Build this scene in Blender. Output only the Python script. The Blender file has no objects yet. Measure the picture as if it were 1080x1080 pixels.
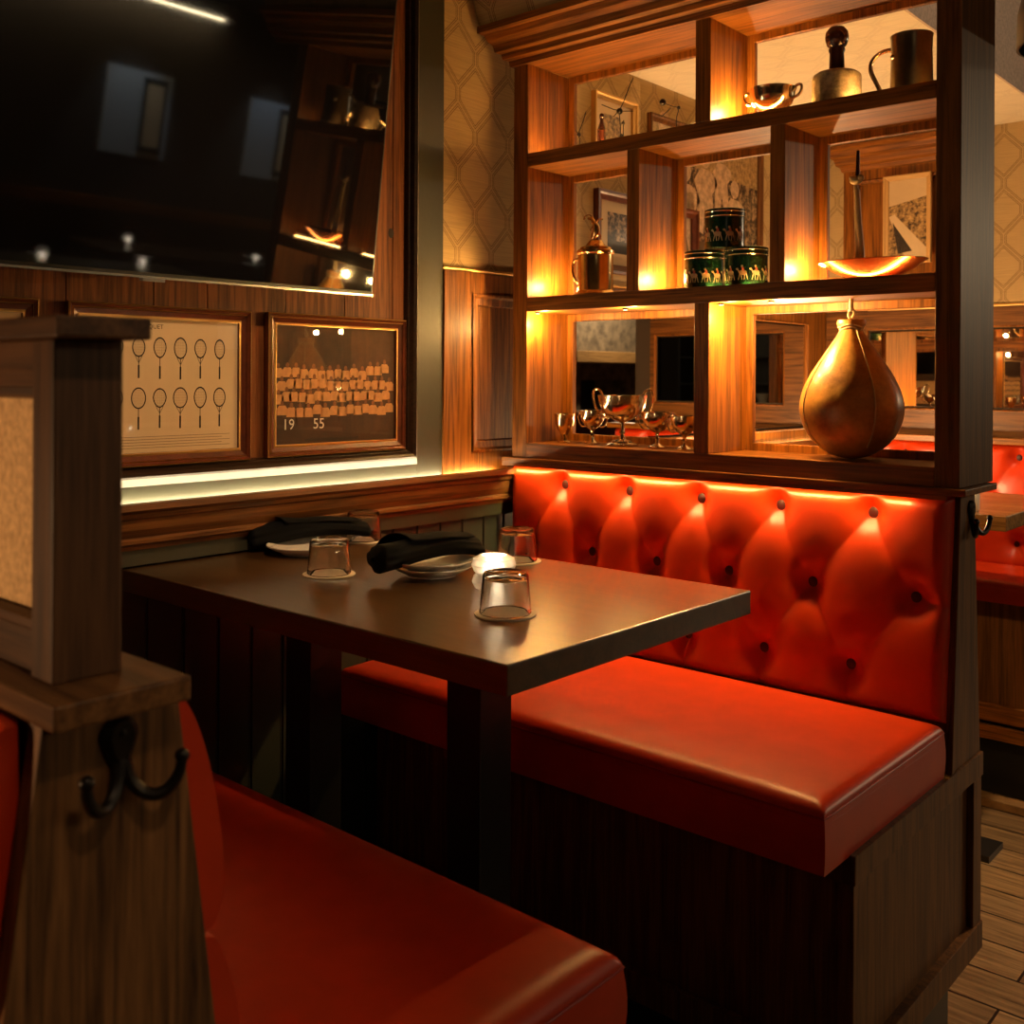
import bpy, bmesh, math, random
from mathutils import Vector, Matrix
random.seed(7)
PI = math.pi
D = bpy.data
COL = bpy.context.scene.collection

# ------------------------------------------------------------------ materials
def newmat(name):
    m = D.materials.new(name); m.use_nodes = True
    nt = m.node_tree; nt.nodes.clear()
    out = nt.nodes.new('ShaderNodeOutputMaterial')
    b = nt.nodes.new('ShaderNodeBsdfPrincipled')
    nt.links.new(b.outputs[0], out.inputs[0])
    return m, nt, b

def N(nt, t, **kw):
    n = nt.nodes.new(t)
    for k, v in kw.items():
        if k in n.bl_rna.properties: setattr(n, k, v)
        else: n.inputs[k.replace('_', ' ')].default_value = v
    return n

def c4(c): return (c[0], c[1], c[2], 1)

def plain(name, col, rough=.5, metal=0., coat=0., bump=0., bscale=60., spec=.5, var=0., vscale=8.):
    m, nt, b = newmat(name)
    b.inputs['Base Color'].default_value = c4(col)
    b.inputs['Roughness'].default_value = rough
    b.inputs['Metallic'].default_value = metal
    b.inputs['Coat Weight'].default_value = coat
    b.inputs['Coat Roughness'].default_value = .25
    b.inputs['Specular IOR Level'].default_value = spec
    tc = N(nt, 'ShaderNodeTexCoord')
    if bump:
        n = N(nt, 'ShaderNodeTexNoise', Scale=bscale, Detail=4.)
        nt.links.new(tc.outputs['Object'], n.inputs['Vector'])
        bp = N(nt, 'ShaderNodeBump', Strength=bump, Distance=.002)
        nt.links.new(n.outputs[0], bp.inputs['Height']); nt.links.new(bp.outputs[0], b.inputs['Normal'])
    if var:
        n = N(nt, 'ShaderNodeTexNoise', Scale=vscale, Detail=5., Roughness=.65)
        nt.links.new(tc.outputs['Object'], n.inputs['Vector'])
        r = N(nt, 'ShaderNodeValToRGB')
        r.color_ramp.elements[0].position = .3; r.color_ramp.elements[1].position = .7
        r.color_ramp.elements[0].color = c4([x * (1 - var) for x in col])
        r.color_ramp.elements[1].color = c4([min(1, x * (1 + var)) for x in col])
        nt.links.new(n.outputs[0], r.inputs[0]); nt.links.new(r.outputs[0], b.inputs['Base Color'])
    return m

def wood(name, dark, light, axis, rough=.46, figure=1.0, fine=1.0, coat=.04):
    """procedural oak: stretched noise along the grain axis"""
    m, nt, b = newmat(name)
    tc = N(nt, 'ShaderNodeTexCoord'); oi = N(nt, 'ShaderNodeObjectInfo')
    add = N(nt, 'ShaderNodeVectorMath', operation='MULTIPLY_ADD')
    nt.links.new(oi.outputs['Random'], add.inputs[0])
    add.inputs[1].default_value = (7.3, 5.1, 9.7)
    nt.links.new(tc.outputs['Object'], add.inputs[2])
    def mapped(along, across):
        mp = N(nt, 'ShaderNodeMapping')
        s = [across] * 3; s['XYZ'.index(axis)] = along
        mp.inputs['Scale'].default_value = s
        nt.links.new(add.outputs[0], mp.inputs['Vector'])
        return mp
    m1 = mapped(.9, 17. * figure)
    n1 = N(nt, 'ShaderNodeTexNoise', Scale=1.6, Detail=3., Roughness=.5, Distortion=.35)
    nt.links.new(m1.outputs[0], n1.inputs['Vector'])
    # rings from the noise value
    mul = N(nt, 'ShaderNodeMath', operation='MULTIPLY'); mul.inputs[1].default_value = 9.
    nt.links.new(n1.outputs[0], mul.inputs[0])
    pp = N(nt, 'ShaderNodeMath', operation='PINGPONG'); pp.inputs[1].default_value = 1.
    nt.links.new(mul.outputs[0], pp.inputs[0])
    m2 = mapped(5., 160. * fine)
    n2 = N(nt, 'ShaderNodeTexNoise', Scale=1.5, Detail=5., Roughness=.7)
    nt.links.new(m2.outputs[0], n2.inputs['Vector'])
    mx = N(nt, 'ShaderNodeMath', operation='MULTIPLY_ADD'); mx.inputs[1].default_value = .32
    nt.links.new(pp.outputs[0], mx.inputs[0])
    m3 = N(nt, 'ShaderNodeMath', operation='MULTIPLY'); m3.inputs[1].default_value = .90
    nt.links.new(n2.outputs[0], m3.inputs[0]); nt.links.new(m3.outputs[0], mx.inputs[2])
    r = N(nt, 'ShaderNodeValToRGB')
    r.color_ramp.elements[0].position = .3; r.color_ramp.elements[0].color = c4(dark)
    r.color_ramp.elements[1].position = .85; r.color_ramp.elements[1].color = c4(light)
    nt.links.new(mx.outputs[0], r.inputs[0]); nt.links.new(r.outputs[0], b.inputs['Base Color'])
    b.inputs['Roughness'].default_value = rough
    b.inputs['Coat Weight'].default_value = coat; b.inputs['Coat Roughness'].default_value = .3; b.inputs['Specular IOR Level'].default_value = .28
    bp = N(nt, 'ShaderNodeBump', Strength=.25, Distance=.0015)
    nt.links.new(mx.outputs[0], bp.inputs['Height']); nt.links.new(bp.outputs[0], b.inputs['Normal'])
    return m

def wallpaper(name, horiz, base=(.52, .37, .17), line=(.13, .065, .018), w=.14, H=.112, a=.02, k=1., strength=1.):
    """grasscloth with an elongated double line honeycomb; horiz = axis index that runs along the wall,
    second coordinate is z (or y on a ceiling)"""
    m, nt, b = newmat(name)
    tc = N(nt, 'ShaderNodeTexCoord'); sp = N(nt, 'ShaderNodeSeparateXYZ')
    nt.links.new(tc.outputs['Object'], sp.inputs[0])
    def M(op, x, y=None, z=None):
        n = N(nt, 'ShaderNodeMath', operation=op)
        for i, v in enumerate((x, y, z)):
            if v is None: continue
            if isinstance(v, (int, float)): n.inputs[i].default_value = v
            else: nt.links.new(v, n.inputs[i])
        return n.outputs[0]
    s = sp.outputs['XYZ'.index(horiz[0])]; t = sp.outputs['XYZ'.index(horiz[1])]
    s = M('PINGPONG', M('ADD', s, 70.02), w / 2); t = M('PINGPONG', M('ADD', t, 67.245), H)
    dA = M('MAXIMUM', s, M('SUBTRACT', t, a))
    dB = M('MAXIMUM', M('SUBTRACT', w / 2, s), M('SUBTRACT', H - a, t))
    dx, dz = w / 2, H - 2 * a; L = math.hypot(dx, dz); nx, nz = -dz / L, dx / L
    dD = M('ABSOLUTE', M('ADD', M('MULTIPLY', s, nx), M('MULTIPLY', M('SUBTRACT', t, a), nz)))
    d = M('MINIMUM', M('MINIMUM', dA, dB), dD)
    l1 = M('LESS_THAN', M('ABSOLUTE', M('SUBTRACT', d, .0098)), .0011)
    l2 = M('LESS_THAN', M('ABSOLUTE', M('SUBTRACT', d, .0045)), .0010)
    ln = M('MULTIPLY', M('MAXIMUM', l1, l2), .8 * strength)
    mp = N(nt, 'ShaderNodeMapping')
    sc = [9., 9., 9.]; sc['XYZ'.index(horiz[1])] = 520.
    mp.inputs['Scale'].default_value = sc
    nt.links.new(tc.outputs['Object'], mp.inputs['Vector'])
    n = N(nt, 'ShaderNodeTexNoise', Scale=1., Detail=3.)
    nt.links.new(mp.outputs[0], n.inputs['Vector'])
    r = N(nt, 'ShaderNodeValToRGB')
    r.color_ramp.elements[0].position = .32; r.color_ramp.elements[0].color = c4([x * .78 for x in base])
    r.color_ramp.elements[1].position = .6; r.color_ramp.elements[1].color = c4(base)
    nt.links.new(n.outputs[0], r.inputs[0])
    mix = N(nt, 'ShaderNodeMix', data_type='RGBA')
    nt.links.new(ln, mix.inputs[0]); nt.links.new(r.outputs[0], mix.inputs[6]); mix.inputs[7].default_value = c4(line)
    nt.links.new(mix.outputs[2], b.inputs['Base Color'])
    b.inputs['Roughness'].default_value = .8
    bp = N(nt, 'ShaderNodeBump', Strength=.3, Distance=.001)
    nt.links.new(n.outputs[0], bp.inputs['Height']); nt.links.new(bp.outputs[0], b.inputs['Normal'])
    return m

def emit(name, col, s):
    m = D.materials.new(name); m.use_nodes = True; nt = m.node_tree; nt.nodes.clear()
    o = nt.nodes.new('ShaderNodeOutputMaterial'); e = nt.nodes.new('ShaderNodeEmission')
    e.inputs[0].default_value = c4(col); e.inputs[1].default_value = s
    nt.links.new(e.outputs[0], o.inputs[0]); return m

def glassm(name, rough=0., ior=1.47, col=(1, 1, 1)):
    m, nt, b = newmat(name)
    b.inputs['Base Color'].default_value = c4(col)
    b.inputs['Transmission Weight'].default_value = 1.; b.inputs['Roughness'].default_value = rough
    b.inputs['IOR'].default_value = ior
    return m

def thin_glass(name, tint=(1, 1, 1)):
    """picture glass: mostly clear with a real fresnel reflection"""
    m = D.materials.new(name); m.use_nodes = True; nt = m.node_tree; nt.nodes.clear()
    o = nt.nodes.new('ShaderNodeOutputMaterial')
    t = nt.nodes.new('ShaderNodeBsdfTransparent'); t.inputs[0].default_value = c4(tint)
    g = nt.nodes.new('ShaderNodeBsdfGlossy'); g.inputs['Roughness'].default_value = .01
    lw = nt.nodes.new('ShaderNodeLayerWeight'); lw.inputs[0].default_value = .5
    pw = nt.nodes.new('ShaderNodeMath'); pw.operation = 'POWER'; pw.inputs[1].default_value = 4.
    nt.links.new(lw.outputs['Facing'], pw.inputs[0])
    f = nt.nodes.new('ShaderNodeMath'); f.operation = 'MULTIPLY_ADD'; f.inputs[1].default_value = .9; f.inputs[2].default_value = .07
    nt.links.new(pw.outputs[0], f.inputs[0])
    mx = nt.nodes.new('ShaderNodeMixShader')
    nt.links.new(f.outputs[0], mx.inputs[0]); nt.links.new(t.outputs[0], mx.inputs[1]); nt.links.new(g.outputs[0], mx.inputs[2])
    nt.links.new(mx.outputs[0], o.inputs[0]); return m

DK, LT = (.055, .015, .002), (.32, .108, .011)
WX, WY, WZ = (wood('oak_' + a, DK, LT, a) for a in 'XYZ')
NK, NL = (.040, .014, .004), (.200, .078, .018)
NX, NY, NZ = (wood('walnut_' + a, NK, NL, a, rough=.45) for a in 'XYZ')
PLANK = wood('reclaimed_plank', (.040, .012, .004), (.25, .080, .018), 'Z', rough=.6, figure=1.1, fine=.7, coat=0.)
FRW = plain('frame_brown', (.10, .022, .006), .35, bump=.2, bscale=120, var=.4, vscale=30)
GOLD = plain('frame_gilt', (.62, .38, .13), .38, metal=.8, bump=.3, bscale=200)
RED = None
def leather(name, col, rough=.36):
    m, nt, b = newmat(name)
    tc = N(nt, 'ShaderNodeTexCoord')
    v = N(nt, 'ShaderNodeTexVoronoi', Scale=520.); nt.links.new(tc.outputs['Object'], v.inputs['Vector'])
    n = N(nt, 'ShaderNodeTexNoise', Scale=14., Detail=4.); nt.links.new(tc.outputs['Object'], n.inputs['Vector'])
    r = N(nt, 'ShaderNodeValToRGB')
    r.color_ramp.elements[0].position = .3; r.color_ramp.elements[0].color = c4([x * .82 for x in col])
    r.color_ramp.elements[1].position = .7; r.color_ramp.elements[1].color = c4(col)
    nt.links.new(n.outputs[0], r.inputs[0]); nt.links.new(r.outputs[0], b.inputs['Base Color'])
    b.inputs['Roughness'].default_value = rough; b.inputs['Specular IOR Level'].default_value = .45
    bp = N(nt, 'ShaderNodeBump', Strength=.18, Distance=.0006)
    nt.links.new(v.outputs['Distance'], bp.inputs['Height']); nt.links.new(bp.outputs[0], b.inputs['Normal'])
    return m
RED = leather('red_leather', (.58, .036, .003))
REDP = leather('red_piping', (.40, .012, .010), .4)
REDB = leather('shaded_red_button', (.05, .002, .002), .55)  # darkened red: shade of the tuft pits is put into the button colour
BURG = leather('burgundy_leather', (.12, .02, .02), .3)
TABLE = wood('table_top_stain', (.045, .021, .006), (.085, .041, .012), 'X', rough=.25, figure=.6, coat=.8)
BLACK = plain('black_metal', (.012, .012, .013), .4)
IRON = plain('dark_bronze', (.018, .013, .010), .33, metal=.6)
GREEN = plain('olive_paint', (.040, .041, .026), .42, bump=.15, bscale=50)
BEAD = plain('dark_green_beadboard', (.040, .045, .036), .45, bump=.1)
DKMOLD = wood('ebony_moulding', (.012, .007, .004), (.035, .018, .010), 'Y', rough=.3)
CREAM = plain('cream_screen_fabric', (.85, .50, .24), .85, bump=.9, bscale=160, var=.35, vscale=150)
CLOTH = plain('black_napkin_cloth', (.0025, .003, .004), .9, spec=.2, bump=.4, bscale=500)
PLATE = plain('white_ceramic', (.75, .72, .66), .12, coat=.4)
COAST = plain('paper_coaster', (.72, .62, .50), .7)
GLASS = glassm('clear_glass', 0., 1.5)
PGLASS = thin_glass('picture_glass')
FROST = glassm('frosted_glass', .3, 1.4, (1, .97, .92)); FROST.node_tree.nodes['Principled BSDF'].inputs['Transmission Weight'].default_value = .65
SILVER = plain('tarnished_silver', (.82, .66, .46), .16, metal=1., var=.2, vscale=25)
BRASS = plain('old_brass', (.80, .55, .25), .22, metal=1., var=.25, vscale=20)
PEWTER = plain('pewter', (.40, .33, .22), .30, metal=1., var=.3, vscale=12)
COPPER = plain('copper_dish', (.78, .30, .10), .25, metal=1.)
STONE = plain('worn_horn', (.42, .33, .20), .6, bump=.8, bscale=60, var=.6, vscale=55)
DWOOD = plain('turned_dark_wood', (.05, .014, .008), .22, coat=.5)
BAGL = None
MIRROR = plain('mirror_silver', (.80, .76, .70), .015, metal=1.)
SCREEN = plain('tv_screen', (.004, .004, .005), .035, spec=.9)
STEEL = plain('brushed_steel', (.75, .75, .75), .25, metal=1.)
ROPE = plain('cotton_rope', (.60, .47, .27), .8, bump=.6, bscale=300)
IVORY = plain('aged_ivory', (.62, .45, .22), .4, var=.2, vscale=30)
TIN = plain('dark_green_tin', (.006, .035, .014), .22, coat=.4)
TINH = plain('tin_horse_print', (.50, .33, .20), .4)
TINR = plain('tin_jockey_print', (.40, .06, .03), .4)
CHALK = plain('white_print', (.75, .70, .62), .6)
INK = plain('black_ink', (.02, .013, .008), .7)
PAPER = plain('aged_paper', (.66, .50, .30), .8, var=.06, vscale=5)
SEP0 = plain('sepia_dark', (.040, .015, .004), .7, var=.5, vscale=12)
SEP1 = plain('sepia_mid', (.16, .060, .018), .7, var=.4, vscale=30)
SEP2 = plain('sepia_light', (.50, .25, .09), .7, var=.2, vscale=60)
FLOORM = None
CEIL = plain('cream_soffit', (.74, .60, .38), .85, bump=.25, bscale=90)
DARKCEIL = plain('dark_ceiling', (.035, .028, .022), .9)
DARKWALL = plain('dining_wall_paint', (.05, .035, .025), .8)
FASCIA = plain('taupe_grasscloth', (.55, .42, .33), .85, bump=.8, bscale=220, var=.25, vscale=90)
WPY = wallpaper('wallpaper_side', 'YZ'); WPX = wallpaper('wallpaper_end', 'XZ')
WPC = wallpaper('wallpaper_soffit', 'XY', base=(.86, .74, .52), strength=.22)
LED = emit('led_strip', (1, .80, .47), 85.); LED2 = emit('led_strip_far', (1, .72, .32), 30.); PUCKM = emit('puck_lens', (1, .62, .22), 30.)
FLAME = emit('candle_flame', (1, .80, .50), 40.); WAX = None

def bagmat():
    m, nt, b = newmat('worn_bag_leather')
    tc = N(nt, 'ShaderNodeTexCoord'); n = N(nt, 'ShaderNodeTexNoise', Scale=7., Detail=8., Roughness=.7)
    nt.links.new(tc.outputs['Object'], n.inputs['Vector'])
    r = N(nt, 'ShaderNodeValToRGB'); e = r.color_ramp.elements
    e[0].position = .30; e[0].color = c4((.14, .050, .008)); e[1].position = .62; e[1].color = c4((.66, .33, .075))
    nt.links.new(n.outputs[0], r.inputs[0]); nt.links.new(r.outputs[0], b.inputs['Base Color'])
    b.inputs['Roughness'].default_value = .36; b.inputs['Coat Weight'].default_value = .3
    n2 = N(nt, 'ShaderNodeTexNoise', Scale=90., Detail=4.); nt.links.new(tc.outputs['Object'], n2.inputs['Vector'])
    bp = N(nt, 'ShaderNodeBump', Strength=.3, Distance=.002)
    nt.links.new(n2.outputs[0], bp.inputs['Height']); nt.links.new(bp.outputs[0], b.inputs['Normal'])
    return m
BAGL = bagmat()

def floormat():
    m, nt, b = newmat('floor_planks')
    tc = N(nt, 'ShaderNodeTexCoord')
    br = N(nt, 'ShaderNodeTexBrick', Scale=1.)
    br.offset = .37; br.inputs['Brick Width'].default_value = 1.1; br.inputs['Row Height'].default_value = .15
    br.inputs['Mortar Size'].default_value = .0035; br.inputs['Mortar Smooth'].default_value = .1
    br.inputs['Color1'].default_value = (.40, .27, .14, 1); br.inputs['Color2'].default_value = (.22, .145, .075, 1)
    br.inputs['Mortar'].default_value = (.01, .006, .003, 1)
    nt.links.new(tc.outputs['Object'], br.inputs['Vector'])
    mp = N(nt, 'ShaderNodeMapping'); mp.inputs['Scale'].default_value = (2.5, 45, 1)
    nt.links.new(tc.outputs['Object'], mp.inputs['Vector'])
    n = N(nt, 'ShaderNodeTexNoise', Scale=1.5, Detail=7., Roughness=.7, Distortion=.4)
    nt.links.new(mp.outputs[0], n.inputs['Vector'])
    r = N(nt, 'ShaderNodeValToRGB'); e = r.color_ramp.elements
    e[0].position = .35; e[0].color = (.45, .4, .36, 1); e[1].position = .65; e[1].color = (1.25, 1.2, 1.1, 1)
    nt.links.new(n.outputs[0], r.inputs[0])
    mx = N(nt, 'ShaderNodeMix', data_type='RGBA', blend_type='MULTIPLY'); mx.inputs[0].default_value = 1
    nt.links.new(br.outputs[0], mx.inputs[6]); nt.links.new(r.outputs[0], mx.inputs[7])
    nt.links.new(mx.outputs[2], b.inputs['Base Color']); b.inputs['Roughness'].default_value = .4
    bp = N(nt, 'ShaderNodeBump', Strength=.4, Distance=.002)
    nt.links.new(n.outputs[0], bp.inputs['Height']); nt.links.new(bp.outputs[0], b.inputs['Normal'])
    return m
FLOORM = floormat()

def crowd(name, c0, c1, scale, lo=.35, hi=.5):
    """blurry black and white crowd of an old print"""
    m, nt, b = newmat(name)
    tc = N(nt, 'ShaderNodeTexCoord')
    v = N(nt, 'ShaderNodeTexNoise', Scale=scale, Detail=5., Roughness=.75); nt.links.new(tc.outputs['Object'], v.inputs['Vector'])
    r = N(nt, 'ShaderNodeValToRGB'); e = r.color_ramp.elements
    e[0].position = lo; e[0].color = c4(c0); e[1].position = hi + .12; e[1].color = c4(c1)
    nt.links.new(v.outputs[0], r.inputs[0]); nt.links.new(r.outputs[0], b.inputs['Base Color'])
    b.inputs['Roughness'].default_value = .6
    return m
CROWD = crowd('print_crowd', (.015, .008, .004), (.55, .36, .20), 38., .46, .52)
CITY = crowd('print_street', (.04, .018, .006), (.60, .38, .15), 45., .40, .50)

# ------------------------------------------------------------------ mesh builder
class MB:
    def __init__(s): s.v = []; s.f = []; s.mi = []; s.sm = []
    def add(s, vs, fs, mi=0, sm=False):
        o = len(s.v); s.v += [tuple(v) for v in vs]
        for f in fs: s.f.append([i + o for i in f]); s.mi.append(mi); s.sm.append(sm)
        return s
    def box(s, x0, x1, y0, y1, z0, z1, mi=0):
        vs = [(x, y, z) for x in (x0, x1) for y in (y0, y1) for z in (z0, z1)]
        return s.add(vs, [(0, 1, 3, 2), (4, 6, 7, 5), (0, 4, 5, 1), (2, 3, 7, 6), (0, 2, 6, 4), (1, 5, 7, 3)], mi)
    def prism(s, pts, axis, lo, hi, mi=0, sm=False):
        """extrude polygon; axis 'X': pts=(y,z), 'Y': pts=(x,z), 'Z': pts=(x,y)"""
        def P(p, t): return {'X': (t, p[0], p[1]), 'Y': (p[0], t, p[1]), 'Z': (p[0], p[1], t)}[axis]
        n = len(pts); vs = [P(p, lo) for p in pts] + [P(p, hi) for p in pts]
        s.add(vs, [list(range(n))[::-1], list(range(n, 2 * n))], mi)
        s.add(vs, [(i, (i + 1) % n, n + (i + 1) % n, n + i) for i in range(n)], mi, sm)
        return s
    def lathe(s, prof, c=(0, 0, 0), n=40, mi=0, cap=True, ax='Z'):
        vs = []
        for r, h in prof:
            for k in range(n):
                a = 2 * PI * k / n
                p = (r * math.cos(a), r * math.sin(a), h)
                if ax == 'Y': p = (p[0], p[2], p[1])
                if ax == 'X': p = (p[2], p[0], p[1])
                vs.append((c[0] + p[0], c[1] + p[1], c[2] + p[2]))
        fs = []
        for j in range(len(prof) - 1):
            for k in range(n):
                k2 = (k + 1) % n
                fs.append((j * n + k, j * n + k2, (j + 1) * n + k2, (j + 1) * n + k))
        s.add(vs, fs, mi, True)
        if cap:
            if prof[0][0] > 1e-5: s.add(vs[:n], [list(range(n))[::-1]], mi)
            if prof[-1][0] > 1e-5: s.add(vs[-n:], [list(range(n))], mi)
        return s
    def tube(s, pts, r, n=10, mi=0, closed=False):
        pts = [Vector(p) for p in pts]; m = len(pts)
        rs = list(r) if isinstance(r, (list, tuple)) else [r] * m
        if len(rs) != m: rs = [rs[int(i * (len(rs) - 1) / (m - 1))] for i in range(m)]
        vs = []; up = None
        for i, p in enumerate(pts):
            if closed: t = pts[(i + 1) % m] - pts[i - 1]
            else: t = pts[min(i + 1, m - 1)] - pts[max(i - 1, 0)]
            t.normalize()
            if up is None:
                up = Vector((0, 0, 1)) if abs(t.z) < .9 else Vector((1, 0, 0))
            a = t.cross(up)
            if a.length < 1e-4: a = t.cross(Vector((1, 0, 0)))
            a.normalize(); b2 = a.cross(t).normalized(); up = b2
            for k in range(n):
                g = 2 * PI * k / n
                vs.append(p + (a * math.cos(g) + b2 * math.sin(g)) * rs[i])
        fs = []
        for i in range(m if closed else m - 1):
            for k in range(n):
                k2 = (k + 1) % n; j = (i + 1) % m
                fs.append((i * n + k, i * n + k2, j * n + k2, j * n + k))
        s.add(vs, fs, mi, True)
        if not closed:
            s.add(vs[:n], [list(range(n))[::-1]], mi); s.add(vs[-n:], [list(range(n))], mi)
        return s
    def grid(s, fn, nu, nv, mi=0, sm=True):
        vs = [fn(i / nu, j / nv) for i in range(nu + 1) for j in range(nv + 1)]
        fs = [(i * (nv + 1) + j, (i + 1) * (nv + 1) + j, (i + 1) * (nv + 1) + j + 1, i * (nv + 1) + j + 1) for i in range(nu) for j in range(nv)]
        return s.add(vs, fs, mi, sm)
    def ball(s, c, r, mi=0, sc=(1, 1, 1), n=16):
        pr = [(max(1e-6, math.sin(PI * k / 10)), -math.cos(PI * k / 10)) for k in range(11)]
        vs = []
        for q, h in pr:
            for k in range(n):
                a = 2 * PI * k / n
                vs.append((c[0] + r * sc[0] * q * math.cos(a), c[1] + r * sc[1] * q * math.sin(a), c[2] + r * sc[2] * h))
        fs = [(j * n + k, j * n + (k + 1) % n, (j + 1) * n + (k + 1) % n, (j + 1) * n + k) for j in range(10) for k in range(n)]
        return s.add(vs, fs, mi, True)
    def mapped(s, fn):
        s.v = [tuple(fn(Vector(v))) for v in s.v]; return s
    def build(s, name, mats, parent=None, bevel=0., angle=35, org=None, subd=0, fixn=True):
        me = D.meshes.new(name)
        if org is None:
            if parent is not None: org = Vector(WORG[parent.name])
            else:
                xs, ys, zs = zip(*s.v)
                org = Vector(((min(xs) + max(xs)) / 2, (min(ys) + max(ys)) / 2, min(zs)))
        org = Vector(org)
        me.from_pydata([tuple(Vector(v) - org) for v in s.v], [], s.f)
        for m in (mats if isinstance(mats, (list, tuple)) else [mats]): me.materials.append(m)
        me.polygons.foreach_set('material_index', s.mi); me.polygons.foreach_set('use_smooth', s.sm)
        me.update()
        bm = bmesh.new(); bm.from_mesh(me)
        bmesh.ops.remove_doubles(bm, verts=bm.verts, dist=1e-6)
        if fixn: bmesh.ops.recalc_face_normals(bm, faces=bm.faces)
        bm.to_mesh(me); bm.free()
        if any(s.sm):
            for p in me.polygons: p.use_smooth = True
            me.set_sharp_from_angle(angle=math.radians(angle))
        o = D.objects.new(name, me); COL.objects.link(o)
        if parent is not None:
            o.parent = parent; o.location = org - Vector(WORG[parent.name])
        else: o.location = org
        WORG[o.name] = tuple(org)
        if bevel:
            b = o.modifiers.new('edge', 'BEVEL'); b.width = bevel; b.segments = 2; b.limit_method = 'ANGLE'; b.angle_limit = math.radians(50)
        return o

WORG = {}
def thing(name, loc, label, cat, group=None):
    o = D.objects.new(name, None); COL.objects.link(o); o.location = loc
    o.empty_display_size = .05
    WORG[o.name] = tuple(loc)
    o['label'] = label; o['category'] = cat
    if group: o['group'] = group
    return o
def tag(o, label, cat, group=None):
    o['label'] = label; o['category'] = cat
    if group: o['group'] = group
    return o
def struct(o): o['kind'] = 'structure'; return o
def dup(root, loc, label=None, rotz=0.):
    r = root.copy(); COL.objects.link(r); r.location = loc; r.rotation_euler = (0, 0, rotz)
    if label: r['label'] = label
    for ch in list(root.children):
        c = ch.copy(); COL.objects.link(c); c.parent = r
        for g in list(ch.children):
            d = g.copy(); COL.objects.link(d); d.parent = c
    return r

def text_geo(txt, size):
    cu = D.curves.new('t', 'FONT'); cu.body = txt; cu.size = size; cu.align_x = 'CENTER'; cu.resolution_u = 3
    o = D.objects.new('t', cu); COL.objects.link(o)
    bpy.context.view_layer.update()
    me = D.meshes.new_from_object(o.evaluated_get(bpy.context.evaluated_depsgraph_get()))
    vs = [tuple(v.co) for v in me.vertices]; fs = [tuple(p.vertices) for p in me.polygons]
    D.objects.remove(o); D.curves.remove(cu); D.meshes.remove(me)
    return vs, fs
def put_text(mb, txt, size, a, b, n, mi, sx=1.):
    vs, fs = text_geo(txt, size)
    mb.add([(a + v[0] * sx, b + v[1], n) for v in vs], fs, mi)
def smooth(pts, it=3):
    for _ in range(it):
        q = []
        for i in range(len(pts) - 1):
            a, b = pts[i], pts[i + 1]
            q += [tuple(a[k] * .75 + b[k] * .25 for k in range(len(a))), tuple(a[k] * .25 + b[k] * .75 for k in range(len(a)))]
        pts = [pts[0]] + q + [pts[-1]]
    return pts
# plane frames: local (a right, b up, n out of the wall)
def onleft(x, y, z): return lambda v: Vector((x + v[2], y + v[0], z + v[1]))
def onback(x, y, z): return lambda v: Vector((x + v[0], y - v[2], z + v[1]))

def frame_loops(mb, w, h, prof, mi=0):
    """mitred frame centred on the origin in a/b, prof = (inset, height, material)"""
    loops = []
    for o, t in [(p[0], p[1]) for p in prof]:
        x, y = w / 2 - o, h / 2 - o
        loops.append([(-x, -y, t), (x, -y, t), (x, y, t), (-x, y, t)])
    for i in range(len(loops) - 1):
        vs = loops[i] + loops[i + 1]
        mb.add(vs, [(k, (k + 1) % 4, 4 + (k + 1) % 4, 4 + k) for k in range(4)], prof[i + 1][2] if len(prof[i + 1]) > 2 else mi)
    return mb

# ------------------------------------------------------------------ dimensions (metres; x=0,y=0 under the camera)
XW = -2.04; ZF = -.30; YB = 4.45; TZ = .78
# ------------------------------------------------------------------ room shell
mb = MB().box(-2.3, 5.2, -5.2, 18.2, ZF - .08, ZF)
struct(mb.build('floor', FLOORM))
mb = MB().box(-2.3, -1.0, -5.2, YB + .2, 2.95, 3.05).box(-1.0, 5.2, -5.2, 18.2, 2.95, 3.05)
struct(mb.build('ceiling', DARKCEIL))
mb = MB().box(XW - .15, XW, -5.2, YB + .15, ZF, 2.95)
struct(mb.build('wall_left', DARKWALL))
struct(MB().box(XW - .15, -1.10, YB, YB + .15, ZF, 2.95).build('wall_back', DARKWALL))
struct(MB().box(5.05, 5.2, -5.2, 18.2, ZF, 2.95).build('wall_right', DARKWALL))
struct(MB().box(-2.3, 5.2, -5.2, -5.05, ZF, 2.95).build('wall_front', DARKWALL))
struct(MB().box(-2.3, 5.2, 18.05, 18.2, ZF, 2.95).build('wall_far', DARKWALL))
struct(MB().box(-1.10, -1.0, YB, 18.05, ZF, 2.95).build('wall_aisle', DARKWALL))

# wallpaper panels
mb = MB().box(XW, XW + .006, 2.019, YB, 1.482, 2.21)
mb.box(XW, XW + .006, 2.019, 2.24, 2.21, 2.95)
struct(mb.build('wallpaper_side', WPY, org=(0, 0, 0)))
struct(MB().box(XW, -1.10, YB - .006, YB, 1.482, 2.21).build('wallpaper_end', WPX, org=(0, 0, 0)))
# soffit over the second booth with a sloping wallpapered front and a grasscloth fascia
mb = MB().box(XW, -1.1, 2.46, YB, 2.21, 2.95)
struct(mb.build('soffit', WPC, org=(0, 0, 0)))
struct(MB().box(-1.1, -1.092, 2.3, YB, 2.21, 2.95).build('soffit_fascia', FASCIA))
mb = MB().prism([(2.172, 2.172), (2.46, 2.172), (2.46, 2.95), (1.80, 2.95)], 'X', XW + .001, -.60)
struct(mb.build('bulkhead', WPX, org=(0, 0, 0)))
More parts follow.
